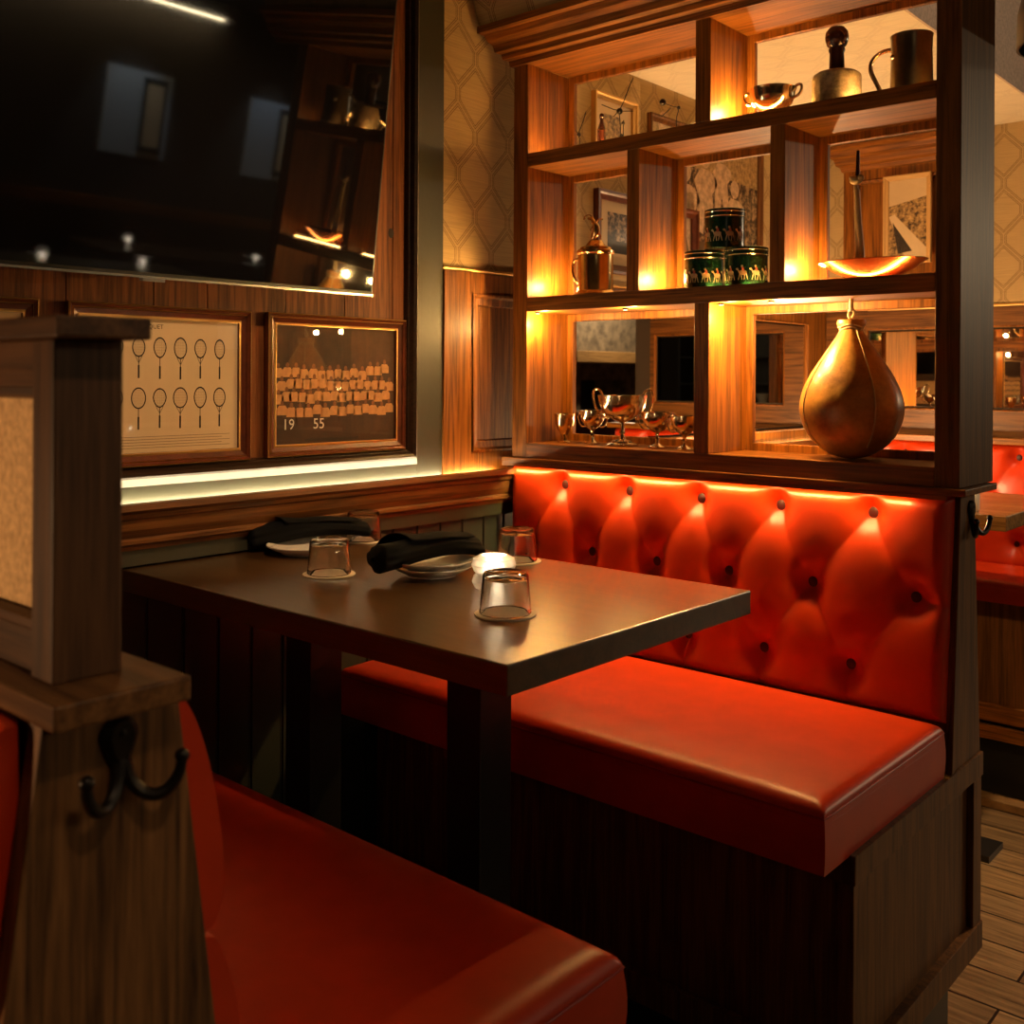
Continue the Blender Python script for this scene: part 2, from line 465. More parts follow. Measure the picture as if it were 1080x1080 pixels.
# beadboard under the rail
mb = MB()
y = -1.2
while y < 2.42:
    mb.box(XW, XW + .010, y, y + .0775, ZF, .81)
    mb.prism([(XW, y + .0775), (XW + .004, y + .0775), (XW + .008, y + .0805), (XW + .008, y + .0825), (XW + .004, y + .086), (XW, y + .086)], 'Z', ZF, .81)
    y += .087
struct(mb.build('wainscot_beadboard', BEAD, bevel=.0012))
# rail: green fascia, crown shaped wood rail with raised lip, LED behind the lip
def rail_prof(x): return [(x, .905), (x + .050, .905), (x + .052, .918), (x + .078, .918), (x + .080, .905), (x + .068, .897), (x + .066, .888), (x + .058, .884), (x + .055, .862), (x + .046, .845), (x + .050, .840), (x + .050, .833), (x + .036, .826), (x + .034, .818), (x, .818)]
struct(MB().prism(rail_prof(XW), 'Y', -1.2, 2.28).build('trim_1', NY))
struct(MB().box(XW, XW + .03, -1.2, 2.4, .785, .818).build('trim_2', GREEN))
struct(MB().prism(rail_prof(XW), 'Y', 2.46, YB).build('trim_3', NY))
def flip(p): return [(YB - (a - XW), b) for a, b in p]
struct(MB().prism(flip(rail_prof(XW)), 'X', XW + .08, -1.1).build('trim_4', NX))
# wood picture rail and wainscot panel between green casing and shelf
def prail(x): return [(x, 1.476), (x + .012, 1.474), (x + .016, 1.482), (x + .014, 1.488), (x, 1.489)]
struct(MB().prism(prail(XW), 'Y', 2.019, YB).build('trim_5', GOLD))
mb = MB()
def wains(mb, y0, y1, py0, py1, z0=.905, z1=1.476, pz0=.967, pz1=1.416, t=.018):
    mb.box(XW, XW + t, y0, py0, z0, z1); mb.box(XW, XW + t, py1, y1, z0, z1)
    mb.box(XW, XW + t, py0, py1, z0, pz0); mb.box(XW, XW + t, py0, py1, pz1, z1)
wains(mb, 2.019, 2.607, 2.13, 2.50)
wains(mb, 2.607, 3.50, 2.607, 3.36); wains(mb, 3.50, YB, 3.773, 4.25)
struct(mb.build('wainscot_frame', WZ, bevel=.002))
mb = MB()
frame_loops(mb, .37, .449, [(0, .022), (.006, .022), (.012, .012), (.03, .010), (.034, .004)], 0)
mb.add([(-.151, -.19, .004), (.151, -.19, .004), (.151, .19, .004), (-.151, .19, .004)], [(0, 1, 2, 3)])
mb.mapped(onleft(XW, 2.315, 1.1915))
struct(mb.build('wainscot_panel', WZ))
# back wall wainscot with mirror openings
mb = MB()
mx0, mx1, mz0, mz1 = -1.835, -1.13, 1.058, 1.395
mb.box(XW, mx0, YB - .018, YB, .905, 1.476); mb.box(mx1, -1.10, YB - .018, YB, .905, 1.476)
mb.box(mx0, mx1, YB - .018, YB, .905, mz0); mb.box(mx0, mx1, YB - .018, YB, mz1, 1.476)
struct(mb.build('wainscot_end_frame', NX, bevel=.002))
struct(MB().prism(flip(prail(XW)), 'X', XW, -1.1).build('trim_6', GOLD))
# green casing round the plank alcove
mb = MB().box(XW, XW + .012, 1.923, 2.019, .905, 2.95).box(XW, XW + .012, -1.2, 1.923, .905, .947)
struct(mb.build('trim_7', GREEN, bevel=.001))
mb = MB()
pr = [(0, .012), (0, .014), (.017, .030), (.022, .034), (.030, .030), (.036, .020), (.040, .018), (.044, .006)]
loops = [[(1.923 - o, .947 + o, t) for o, t in pr]]
vs = []
for o, t in pr: vs += [(XW + t, -1.2, .947 + o), (XW + t, 1.923 - o, .947 + o), (XW + t, 1.923 - o, 2.94)]
fs = []; mis = []
for i in range(len(pr) - 1):
    for k in range(2):
        mb.add([vs[i * 3 + k], vs[i * 3 + k + 1], vs[i * 3 + 3 + k + 1], vs[i * 3 + 3 + k]], [(0, 1, 2, 3)], 0 if i < 2 else 1)
struct(mb.build('trim_8', [plain('pale_green_bevel', (.12, .11, .09), .5), DKMOLD], fixn=False))
# planks: random widths
mb = MB(); y = -1.2
for w in [.21, .18, .25, .20, .16, .19, .22, .15, .20, .17, .24, .19, .13, .21, .18, .16, .20, .19]:
    y1 = min(y + w, 1.885)
    if y1 > y: mb.box(XW, XW + .006, y, y1 - .002, .985, 2.95)
    y = y1
o = struct(mb.build('plank_panelling', PLANK, bevel=.001))
# knot in the plank near the casing
mb = MB().lathe([(.0001, .0005), (.006, .0008), (.010, .0002)], n=20)
mb.mapped(lambda v: Vector((XW + .0065 + v.z, 1.832 + v.x, 1.555 + v.y * 1.3)))
struct(mb.build('plank_knot', plain('knot', (.012, .004, .002), .7)))

# LED strips behind the rail lips
def ledstrip(name, x0, x1, y0, y1, z, label, m=None):
    t = tag(MB().box(x0, x1, y0, y1, z, z + .004).build(name, m or LED), label, 'light strip')
    return t
ledstrip('led_strip', XW + .022, XW + .030, .2, 2.22, .9055, 'warm led strip hidden behind the wall rail beside the near table')
ledstrip('led_strip', XW + .022, XW + .030, 2.50, YB - .10, .9055, 'warm led strip behind the side rail of the further booth', LED2)
ledstrip('led_strip', XW + .10, -1.12, YB - .030, YB - .022, .9055, 'warm led strip behind the end wall rail of the further booth', LED2)

# mirrors in the wainscot (further booth)
def mirror(cf, w, h, label, fprof=((0, 0), (0, .018), (.003, .021), (.006, .019), (.008, .008))):
    c = cf(Vector((0, 0, 0)))
    t = thing('wall_mirror', (c.x, c.y, c.z - h / 2), label, 'mirror')
    mb = frame_loops(MB(), w + .01, h + .01, fprof); mb.mapped(cf); mb.build('frame', WZ, t)
    mb = MB().add([(-w / 2 + .01, -h / 2 + .01, .008), (w / 2 - .01, -h / 2 + .01, .008), (w / 2 - .01, h / 2 - .01, .008), (-w / 2 + .01, h / 2 - .01, .008)], [(0, 1, 2, 3)])
    mb.mapped(cf); mb.build('mirror_glass', MIRROR, t)
mirror(onleft(XW, (2.607 + 3.36) / 2, 1.192), .753, .449, 'wide wall mirror behind the silver goblets reflecting a stone fireplace')
mirror(onleft(XW, (3.773 + 4.25) / 2, 1.192), .477, .449, 'narrow wall mirror left of the speed bag reflecting dish shelves')
mirror(onback((mx0 + mx1) / 2, YB, (mz0 + mz1) / 2), mx1 - mx0, mz1 - mz0, 'long mirror on the end wall above the red tufted bench, right of the speed bag')

# ------------------------------------------------------------------ open shelving divider
YF, YK = 2.24, 2.44
S = thing('shelving_divider', (-1.35, 2.34, .953), 'tall open oak shelving divider with offset cubbies standing on the bench cap', 'shelving')
MB().box(-1.967, -1.914, YF, YK, .953, 2.067).build('post', WZ, S, bevel=.002)
MB().box(-.781, -.729, YF, 2.462, .953, 2.95).build('post', NZ, S, bevel=.002)
L, R_ = -1.914, -.781
MB().box(L, R_, YF, YK, .953, .995).build('bottom_board', WX, S, bevel=.002)
MB().box(L, R_, YF, YK, 1.366, 1.407).build('shelf', WX, S, bevel=.002)
MB().box(L, R_, YF, YK, 1.775, 1.814).build('shelf', WX, S, bevel=.002)
MB().box(L, R_, YF, YK, 2.067, 2.10).build('top_board', WX, S, bevel=.002)
divs = [(-1.368, -1.325, .995, 1.366), (-1.573, -1.535, 1.407, 1.775), (-1.164, -1.126, 1.407, 1.775), (-1.368, -1.325, 1.814, 2.067)]
for a, b, z0, z1 in divs: MB().box(a, b, YF, YK, z0, z1).build('divider', WZ, S, bevel=.002)
# lipped frames at the back of each cubby
cells = [(L, -1.368, .995, 1.366), (-1.325, R_, .995, 1.366), (L, -1.573, 1.407, 1.775), (-1.535, -1.164, 1.407, 1.775), (-1.126, R_, 1.407, 1.775), (L, -1.368, 1.814, 2.067), (-1.325, R_, 1.814, 2.067)]
for a, b, z0, z1 in cells:
    mb = frame_loops(MB(), b - a, z1 - z0, [(0, 0), (0, .014), (.018, .014), (.020, .012), (.020, 0)])
    if z0 > 1.9 or True:
        pass
    mb.mapped(onback((a + b) / 2, YK, (z0 + z1) / 2)); mb.build('back_lip', WZ, S)
# cornice profile (outward offset, z)
cp = [(0, 2.067), (.010, 2.067), (.014, 2.082), (.030, 2.086), (.034, 2.100), (.050, 2.104), (.056, 2.122), (.070, 2.134), (.078, 2.150), (.095, 2.153), (.095, 2.172), (0, 2.172)]
mb = MB(); k = len(cp)
vs = []
for o, z in cp: vs.append((-.60, YF - o, z))
for o, z in cp: vs.append((-1.967 - o * .6, YF - o, z))
for o, z in cp: vs.append((-1.967 - o * .6, YK + .01, z))
fs = []
for j in range(2):
    for i in range(k - 1): fs.append((j * k + i, j * k + i + 1, (j + 1) * k + i + 1, (j + 1) * k + i))
mb.add(vs, fs); mb.build('cornice', WX, S)
# puck lights in the cubbies
pucks = [(-1.885, 2.335, 1.407, 1), (-1.507, 2.335, 1.407, 1), (-1.098, 2.335, 1.407, 1), (-1.297, 2.335, 1.814, 1), (-1.893, 2.262, 1.366, -1), (-1.304, 2.262, 1.366, -1), (-1.60, 2.275, 1.366, -1), (-1.17, 2.262, 1.366, -1)]  # last two pucks are added as extra fill for the lower cubbies
def light(name, kind, loc, power, col, rad=.01, rot=None, spot=None, blend=.6, size=None, sizey=None):
    l = D.lights.new(name, kind); l.energy = power; l.color = col
    if kind in ('POINT', 'SPOT'): l.shadow_soft_size = rad
    if kind == 'SPOT': l.spot_size = math.radians(spot); l.spot_blend = blend
    if kind == 'AREA':
        l.size = size
        if sizey: l.shape = 'RECTANGLE'; l.size_y = sizey
    o = D.objects.new(name, l); COL.objects.link(o); o.location = loc
    if rot is not None: o.rotation_euler = rot
    return o
AMB = (1, .56, .17)
for x, y, z, s in pucks:
    mb = MB().lathe([(.008, 0), (.008, .004 * s), (.006, .005 * s)], (x, y, z), 16, 0)
    p = mb.build('puck_light', IRON, S)
    mb = MB().lathe([(.0005, .0055 * s), (.0055, .0055 * s)], (x, y, z), 16, 0, cap=False); mb.build('lens', PUCKM, p)
    light('puck_glow', 'POINT', (x + .015, y, z + .035 * s), 3.4 if s > 0 else (13. if x > -1.25 else 5.), AMB, .008)
# slim led tapes lying on the upper shelves well behind the front edge, lighting upwards
TAPE = emit('cubby_led_tape', (1, .50, .13), 230.)
for a, b, z0, z1 in cells:
    if z0 > 1.2: MB().box(a + .02, b - .02, YF + .055, YF + .059, z0, z0 + .0018).build('led_tape', TAPE, S)

# ------------------------------------------------------------------ upholstery
def tufted(name, x0, x1, z0, z1, yt, yb, buttons, parent, sgn=-1, H=.044, mat=None, step=.005, segs=None):
    """diamond tufted back; outer face towards sgn*y. yt/yb plane at top/bottom"""
    mat = mat or RED
    if segs is None:
        segs = []
        rows = {}
        for b in buttons: rows.setdefault(round(b[1], 2), []).append(b)
        rz = sorted(rows, reverse=True)
        for i, z in enumerate(rz):
            for b in rows[z]:
                if i == 0: segs.append((b, (b[0], z1 + .01)))
                if i == len(rz) - 1: segs.append((b, (b[0], z0 - .01)))
                if i + 1 < len(rz):
                    for c in rows[rz[i + 1]]:
                        if abs(c[0] - b[0]) < .16: segs.append((b, c))
        mid = rows[rz[1]] if len(rz) > 1 else []
        if mid:
            xm = max(mid); segs.append((xm, (x1 + .01, xm[1] - .012)))
            xm = min(mid); segs.append((xm, (x0 - .01, xm[1])))
    def dseg(px, pz, s):
        (ax, az), (bx, bz) = s; dx, dz = bx - ax, bz - az
        t = max(0, min(1, ((px - ax) * dx + (pz - az) * dz) / (dx * dx + dz * dz)))
        return math.hypot(px - ax - t * dx, pz - az - t * dz), t * math.hypot(dx, dz)
    nx = int((x1 - x0) / step); nz = int((z1 - z0) / step)
    def fn(u, v):
        x = x0 + (x1 - x0) * u; z = z0 + (z1 - z0) * v
        e = min(x - x0, x1 - x, z - z0, z1 - z)
        R = .032
        he = 1. if e >= R else math.sqrt(max(0, 1 - (1 - e / R) ** 2))
        ds = 9.
        for s in segs:
            if min(s[0][0], s[1][0]) - .12 < x < max(s[0][0], s[1][0]) + .12:
                d, al = dseg(x, z, s)
                d2 = d + min(al, .12) * .16  # crease fades away from its button
                ds = min(ds, d2)
        db = min(math.hypot(x - b[0], (z - b[1]) * .9) for b in buttons) if buttons else 9
        h = .44 + .56 * (1 - math.exp(-ds / .019))
        h *= 1 - .98 * math.exp(-(db / .030) ** 2)
        h *= 1 - .30 * math.exp(-db / .05)
        t = v; y = yb + (yt - yb) * t
        return (x, y + sgn * H * h * he, z)
    mb = MB().grid(fn, nx, nz)
    yy = lambda t: yb + (yt - yb) * t
    mb.add([(x0, yy(0), z0), (x1, yy(0), z0), (x1, yy(1), z1), (x0, yy(1), z1), (x0, yy(0) - sgn * .03, z0), (x1, yy(0) - sgn * .03, z0), (x1, yy(1) - sgn * .03, z1), (x0, yy(1) - sgn * .03, z1)],
           [(0, 1, 5, 4), (1, 2, 6, 5), (2, 3, 7, 6), (3, 0, 4, 7), (4, 5, 6, 7)])
    o = mb.build(name, mat, parent, angle=60)
    for b in buttons:
        t = (b[1] - z0) / (z1 - z0); y = yb + (yt - yb) * t
        MB().ball((b[0], y + sgn * .001, b[1]), .0135, sc=(1, .40, 1)).build('button', REDB, parent)
    return o

def cushion(name, x0, x1, y0, y1, z0, z1, parent, r=.03, crown=.012, mat=None, pipe=True, bulge=.0):
    mat = mat or RED
    nx, ny = 70, 34
    def warp(u, n):  # denser near borders
        return .5 - .5 * math.cos(PI * u)
    def fn(u, v):
        x = x0 + (x1 - x0) * warp(u, 1); y = y0 + (y1 - y0) * warp(v, 1)
        e = min(x - x0, x1 - x, y - y0, y1 - y)
        d = 0 if e >= r else r - math.sqrt(max(0, r * r - (r - e) ** 2))
        cu = (2 * (x - x0) / (x1 - x0) - 1); cv = (2 * (y - y0) / (y1 - y0) - 1)
        c = crown * (1 - abs(cu) ** 6) * (1 - cv ** 4)
        return (x, y, z1 - d * .7 + c)
    mb = MB().grid(fn, nx, ny)
    zs = z1 - r * .7
    ring = []
    n = 24
    for k in range(n): ring.append((x0 + (x1 - x0) * k / n, y0))
    for k in range(n): ring.append((x1, y0 + (y1 - y0) * k / n))
    for k in range(n): ring.append((x1 - (x1 - x0) * k / n, y1))
    for k in range(n): ring.append((x0, y1 - (y1 - y0) * k / n))
    lv = 5; vs = []
    for j in range(lv + 1):
        t = j / lv; z = zs + (z0 - zs) * t; bo = bulge * math.sin(PI * t)
        for x, y in ring:
            ux = -1 if x == x0 else (1 if x == x1 else 0); uy = -1 if y == y0 else (1 if y == y1 else 0)
            vs.append((x + ux * bo, y + uy * bo, z))
    m = len(ring)
    fs = [(j * m + k, j * m + (k + 1) % m, (j + 1) * m + (k + 1) % m, (j + 1) * m + k) for j in range(lv) for k in range(m)]
    mb.add(vs, fs, 0, True); mb.add(vs[-m:], [list(range(m))], 0)
    o = mb.build(name, mat, parent, angle=50)
    if pipe:
        for dz in (0, -.012):
            pts = [(x + (-.0 if x > (x0 + x1) / 2 else .0), y, zs + dz) for x, y in ring]
            MB().tube(pts, .0022 if dz == 0 else .0013, 6, closed=True).build('piping', REDP if mat is RED else mat, o)
    return o

def hook(parent, x, y, z, s=1., lean=0.):
    """cast double coat hook on a face looking towards +x, centred at y,z"""
    P = lambda a, b, n: (x + n, y + a * s, z + b * s)
    mb = MB()
    # teardrop plate
    out = []
    for k in range(28):
        a = 2 * PI * k / 28; r = .017 * (1 + .0 * math.cos(a)); py = r * math.sin(a); pz = .017 * math.cos(a)
        if pz < 0: py *= (1 - .55 * (-pz / .017)); pz *= 1.9
        out.append((py, pz + .014))
    n = len(out)
    vs = [P(a, b, 0) for a, b in out] + [P(a * .95, b, .004) for a, b in out] + [P(a * .6, b * .8 + .003, .008) for a, b in out]
    mb.add(vs, [(j * n + k, j * n + (k + 1) % n, (j + 1) * n + (k + 1) % n, (j + 1) * n + k) for j in (0, 1) for k in range(n)] + [list(range(2 * n, 3 * n))], 0, True)
    h = mb.build('coat_hook', IRON, parent)
    for sg in (-1, 1):
        pts = smooth([P(sg * a, b, n_) for a, b, n_ in ((.002, -.006, .006), (.006, -.024, .010), (.018, -.036, .016), (.031, -.034, .022), (.040, -.020, .026), (.041, -.006, .027))], 2)
        MB().tube(pts, [.0062 * s * (1 - .30 * k / 12) for k in range(13)], 10).build('prong', IRON, h)
        MB().ball(pts[-1], .0062 * s, n=12).build('prong_ball', IRON, h)
    for q in (.018, -.006): MB().ball(P(0, q, .008), .0028, sc=(.5, 1, 1), n=10).build('screw', IRON, h)
    return h

# ------------------------------------------------------------------ far bench (facing us)
B = thing('booth_bench', (-1.35, 2.0, ZF), 'red leather booth bench with diamond tufted back and oak base, beneath the lit shelving', 'bench')
btn = [(-1.806, .881), (-1.588, .880), (-1.369, .878), (-1.152, .880), (-.928, .882),
       (-1.915, .708), (-1.706, .707), (-1.497, .706), (-1.287, .708), (-1.068, .710), (-.830, .708),
       (-1.83, .54), (-1.61, .54), (-1.398, .535), (-1.188, .538), (-.973, .538)]
tufted('backrest', -1.985, -.752, .452, .932, 2.288, 2.272, btn, B)
cushion('seat_cushion', -2.005, -.749, 1.645, 2.215, .352, .468, B, bulge=.003)
# base box
MB().box(-2.0, -.770, 1.765, 2.36, -.09, .352).build('base', NZ, B)
mb = MB()
mb.box(-.770, -.738, 1.745, 2.437, .302, .354)       # top rail
mb.box(-2.0, -.770, 1.745, 1.765, .302, .354)
mb.box(-2.0, -.770, 1.748, 1.765, -.080, -.020)
mb.box(-.770, -.742, 1.748, 1.80, -.080, .302)
mb.box(-.770, -.742, 2.385, 2.437, -.080, .302)
mb.box(-.770, -.738, 1.745, 2.437, -.082, -.022)
mb.build('base_frame', NZ, B, bevel=.002)
MB().box(-.769, -.757, 1.80, 2.385, -.022, .302).build('side_panel', NZ, B)
MB().box(-1.98, -.79, 1.78, 2.37, ZF, -.085).build('toe_kick', BLACK, B)
# wedge shaped end panel above the base
mb = MB().prism([(2.287, .932), (2.386, .932), (2.432, .354), (2.242, .354)], 'X', -.752, -.744)
mb.prism([(2.287, .932), (2.300, .932), (2.262, .354), (2.242, .354)], 'X', -.756, -.741)
mb.prism([(2.325, .932), (2.386, .932), (2.432, .354), (2.275, .354)], 'X', -2.0, -.7525)
mb.build('end_panel', NZ, B, bevel=.0015)
MB().box(-1.995, -.713, 2.228, 2.440, .938, .9525).build('cap_board', WX, B, bevel=.002)
MB().box(-1.995, -.752, 2.228, 2.234, .928, .938).build('cap_lip', WX, B)
MB().add([(-1.97, 2.2345, .9365), (-.84, 2.2345, .9365), (-.84, 2.2405, .9330), (-1.97, 2.2405, .9330)], [(0, 1, 2, 3)]).build('led_tape', emit('cap_led_tape', (1, .74, .26), 230.), B, fixn=False)
hook(B, -.744, 2.357, .885, 1.1)

# ------------------------------------------------------------------ near bench and its screen
Bn = thing('booth_bench', (-1.35, .75, ZF), 'red leather booth bench in the near foreground, its end panel holding a double coat hook', 'bench')
cushion('seat_cushion', -2.005, -.749, .47, 1.068, .352, .470, Bn, r=.035, crown=.014, bulge=.004)
MB().box(-2.0, -.765, .34, 1.02, -.09, .352).build('base', NZ, Bn)
MB().box(-1.98, -.79, .36, .95, ZF, -.085).build('toe_kick', BLACK, Bn)
# silhouette of the padded back (profile in y,z), both sides
def padded(name, prof, parent, x0, x1):
    mb = MB()
    n = len(prof)
    stations = [(x1, .90), (x1 - .006, .97), (x1 - .02, 1.), (x0, 1.)]
    cy = sum(p[0] for p in prof) / n; cz = sum(p[1] for p in prof) / n
    vs = []
    for x, s in stations:
        for p in prof: vs.append((x, cy + (p[0] - cy) * s, cz + (p[1] - cz) * (1 - (1 - s) * .2)))
    mb.add(vs, [(j * n + k, j * n + (k + 1) % n, (j + 1) * n + (k + 1) % n, (j + 1) * n + k) for j in range(3) for k in range(n)], 0, True)
    mb.add(vs[:n], [list(range(n))], 0, True); mb.add(vs[-n:], [list(range(n))[::-1]], 0)
    return mb.build(name, RED, parent, angle=60)
up = smooth([(.435, .928), (.452, .928), (.474, .885), (.490, .82), (.497, .76), (.488, .728), (.474, .722)])
padded('backrest', up + [(.43, .722)], Bn, -1.99, -.748)
lo = smooth([(.474, .722), (.488, .718), (.508, .66), (.520, .58), (.520, .50), (.505, .472)])
padded('lower_backrest', lo + [(.45, .472), (.43, .722)], Bn, -1.99, -.750)
mb = MB().prism([(.338, .932), (.445, .932), (.520, .352), (.520, -.09), (.262, -.09), (.262, .352)], 'X', -.762, -.741)
mb.prism([(.348, .932), (.430, .932), (.440, .352), (.348, .352)], 'X', -1.99, -.762)
mb.build('end_panel', wood('walnut_bold_grain', (.030, .012, .004), (.25, .115, .040), 'Z', rough=.5, figure=1.6, fine=.5), Bn, bevel=.0015)
MB().box(-1.995, -.708, .330, .437, .932, .951).build('cap_board', wood('cap_oak', (.06, .024, .008), (.22, .10, .035), 'X', rough=.35), Bn, bevel=.002)
hook(Bn, -.741, .395, .895, .92)
# neighbouring bench that shares the partition
Bo = thing('booth_bench', (-1.35, .1, ZF), 'red leather bench back just visible left of the near end panel', 'bench')
up2 = [(.77 - p[0], p[1]) for p in up]
padded('backrest', up2 + [(.34, .722)], Bo, -1.99, -.766)
lo2 = [(.77 - p[0], p[1]) for p in lo]
padded('lower_backrest', lo2 + [(.32, .472), (.34, .722)], Bo, -1.99, -.766)
cushion('seat_cushion', -2.005, -.760, -.25, .24, .352, .470, Bo)
MB().box(-2.0, -.775, -.22, .255, -.09, .352).build('base', NZ, Bo)
MB().box(-1.98, -.80, -.18, .25, ZF, -.085).build('toe_kick', BLACK, Bo)

# framed screen on the near cap
Sc = thing('privacy_screen', (-1.35, .38, .951), 'wooden privacy screen with cream woven panel standing on the near bench cap', 'screen')
SP = wood('screen_walnut', (.030, .013, .006), (.125, .055, .022), 'Z', rough=.5, figure=1.2, fine=.6)
SPX = wood('screen_walnut_rail', (.030, .013, .006), (.125, .055, .022), 'X', rough=.5, fine=.6)
MB().box(-.793, -.758, .352, .407, .951, 1.207).build('post', SP, Sc, bevel=.002)
MB().box(-1.99, -1.955, .352, .407, .951, 1.207).build('post', SP, Sc, bevel=.002)
MB().box(-1.955, -.793, .358, .402, .951, .985).build('rail', SPX, Sc, bevel=.002)
MB().box(-1.955, -.793, .358, .402, 1.170, 1.207).build('rail', SPX, Sc, bevel=.002)
mb = frame_loops(MB(), 1.162, .185, [(0, 0), (0, .006), (.006, .005), (.009, -.004)]); mb.mapped(onback(-1.374, .364, 1.0775)); mb.build('moulding', SPX, Sc)
MB().box(-1.955, -.793, .372, .388, .985, 1.170).build('woven_panel', CREAM, Sc)
MB().box(-1.995, -.730, .341, .415, 1.207, 1.223).build('top_cap', SPX, Sc, bevel=.002)

# ------------------------------------------------------------------ table
T = thing('dining_table', (-1.5, 1.43, ZF), 'dark stained rectangular high table with two square legs between the red benches', 'table')
MB().box(XW + .012, -.958, 1.083, 1.778, .735, TZ).build('tabletop', TABLE, T, bevel=.0025)
for x in (-1.30, -1.79):
    MB().box(x - .06, x + .025, 1.37, 1.455, ZF + .012, .735).build('leg', BLACK, T, bevel=.002)
MB().box(-1.95, -1.15, 1.28, 1.56, ZF, ZF + .012).build('foot_plate', BLACK, T)

# tumblers upside down on paper coasters
def tumbler(x, y, label, r=.038, h=.070):
    t = tag(MB().lathe([(.001, TZ), (.0525, TZ), (.053, TZ + .0012), (.0525, TZ + .0025), (.001, TZ + .0025)], (x, y, 0), 40).build('coaster', COAST), 'round paper coaster under the ' + label[0], 'coaster', 'paper coasters')
    z = TZ + .0027
    prof = [(r + .005, z), (r + .0065, z + .002), (r + .005, z + .012), (r + .001, z + h - .006), (r - .002, z + h - .001), (r - .006, z + h),
            (r - .014, z + h - .003), (.001, z + h - .0035), (.001, z + h - .009), (r - .008, z + h - .010), (r - .003, z + h - .013), (r + .0035, z + .012), (r + .0042, z + .001), (r + .005, z)]
    g = MB().lathe(prof, (x, y, 0), 44, cap=False).build('tumbler', GLASS)
    tag(g, label[1], 'glass', 'upturned tumblers on the table')
tumbler(-1.166, 1.313, ('tumbler nearest the table corner', 'upturned clear tumbler nearest the front corner of the table, before the candle'))
tumbler(-1.663, 1.336, ('tumbler by the left plates', 'upturned clear tumbler standing in front of the left plate and napkin'))
tumbler(-1.485, 1.709, ('tumbler behind the candle', 'upturned clear tumbler at the back, behind the glowing candle holder'))
tumbler(-1.945, 1.668, ('tumbler by the wall', 'upturned clear tumbler half hidden behind the left black napkin'))

# candle
Cn = thing('candle_holder', (-1.322, 1.455, TZ), 'frosted glass tealight holder glowing white between the tumblers', 'candle')
def cpro(z):
    return [(r * 1.15, z + (h - z) * .98) for r, h in [(.022, z), (.031, z + .004), (.036, z + .016), (.033, z + .027), (.029, z + .031), (.033, z + .036), (.037, z + .048), (.034, z + .060), (.024, z + .066), (.020, z + .066), (.030, z + .058), (.033, z + .048), (.028, z + .036), (.020, z + .031), (.020, z + .006), (.001, z + .005)]]
MB().lathe(cpro(TZ), (-1.322, 1.455, 0), 40, cap=False).build('glass_bowl', FROST, Cn)
MB().lathe([(.001, TZ + .034), (.018, TZ + .034), (.019, TZ + .046), (.001, TZ + .047)], (-1.322, 1.455, 0), 24).build('wax', emit('glowing_wax', (1, .78, .50), 70.), Cn)
MB().lathe([(.0005, TZ + .048), (.004, TZ + .053), (.0035, TZ + .058), (.0003, TZ + .068)], (-1.322, 1.455, 0), 16).build('flame', FLAME, Cn)
light('candle_glow', 'POINT', (-1.322, 1.455, TZ + .055), .9, (1, .66, .34), .012)

# plates and rolled napkins
def plate(x, y, z, r, label, group='side plates on the table'):
    prof = [(r * .45, z), (r * .60, z + .001), (r * .62, z + .004), (r * .90, z + .014), (r, z + .020), (r * .995, z + .022), (r * .88, z + .017), (r * .62, z + .007), (.001, z + .006)]
    return tag(MB().lathe(prof, (x, y, 0), 48, cap=False).build('plate', PLATE), label, 'plate', group)
px, py = -1.503, 1.470
plate(px, py, TZ + .0005, .082, 'white side plate at the bottom of the stack beside the candle')
plate(px, py, TZ + .0125, .084, 'white side plate topmost of the stack beside the candle')
plate(-1.900, 1.455, TZ + .0005, .084, 'white side plate under the left black napkin')
def napkin(c, ang, ln, r, label, seed, z=None, droop=.0):
    rnd = random.Random(seed)
    t = thing('rolled_napkin', (c[0], c[1], c[2] - r), label, 'napkin')
    mb = MB(); ca, sa = math.cos(ang), math.sin(ang)
    nu, nv = 60, 44
    fold = [rnd.uniform(0, 6.28) for _ in range(6)]
    def fn(u, v):
        s = (u - .5) * ln; a = 2 * PI * v
        # asymmetric bundled roll: thicker at the near end, soft long folds
        tk = 1.14 - .38 * u
        endr = min(1, (min(u, 1 - u) / .035 + .02)) ** .5
        rr = r * tk * (1 + .10 * math.sin(3 * a + fold[0] + 2.2 * u) + .07 * math.sin(2 * a + fold[1] - 3 * u) + .05 * math.sin(5 * a + 7 * u + fold[2]) + .03 * math.sin(9 * a + 4 * u)) * endr
        px_ = rr * math.cos(a) * 1.18; pz_ = rr * math.sin(a) * .82
        dz = -.010 * abs(2 * u - 1) ** 2.5 * (1 + droop) + .004 * math.sin(6 * u + fold[3])
        dx = .004 * math.sin(8 * u + fold[4])
        px_ += dx
        return (c[0] + s * ca - px_ * sa, c[1] + s * sa + px_ * ca, c[2] + pz_ + dz)
    mb.grid(fn, nu, nv)
    mb.build('cloth_roll', CLOTH, t, angle=70)
    # loose outer wrap ending in a diagonal flap
    mb = MB()
    def fw(u, v):
        s = (-.42 + .62 * u + .20 * v) * ln; a = -.5 + 2.9 * v
        rr = r * (1.20 - .28 * u) + .0015 + .002 * math.sin(9 * u + 3 * v)
        return (c[0] + s * ca - rr * 1.16 * math.cos(a) * sa, c[1] + s * sa + rr * 1.16 * math.cos(a) * ca, c[2] + rr * .86 * math.sin(a) + .001)
    mb.grid(fw, 24, 20); o = mb.build('outer_fold', CLOTH, t, angle=70)
    sd = o.modifiers.new('cloth', 'SOLIDIFY'); sd.thickness = .0012
    return t
napkin((-1.512, 1.466, TZ + .056), math.radians(76), .250, .0300, 'black cloth napkin roll lying across the plate stack beside the candle', 3)
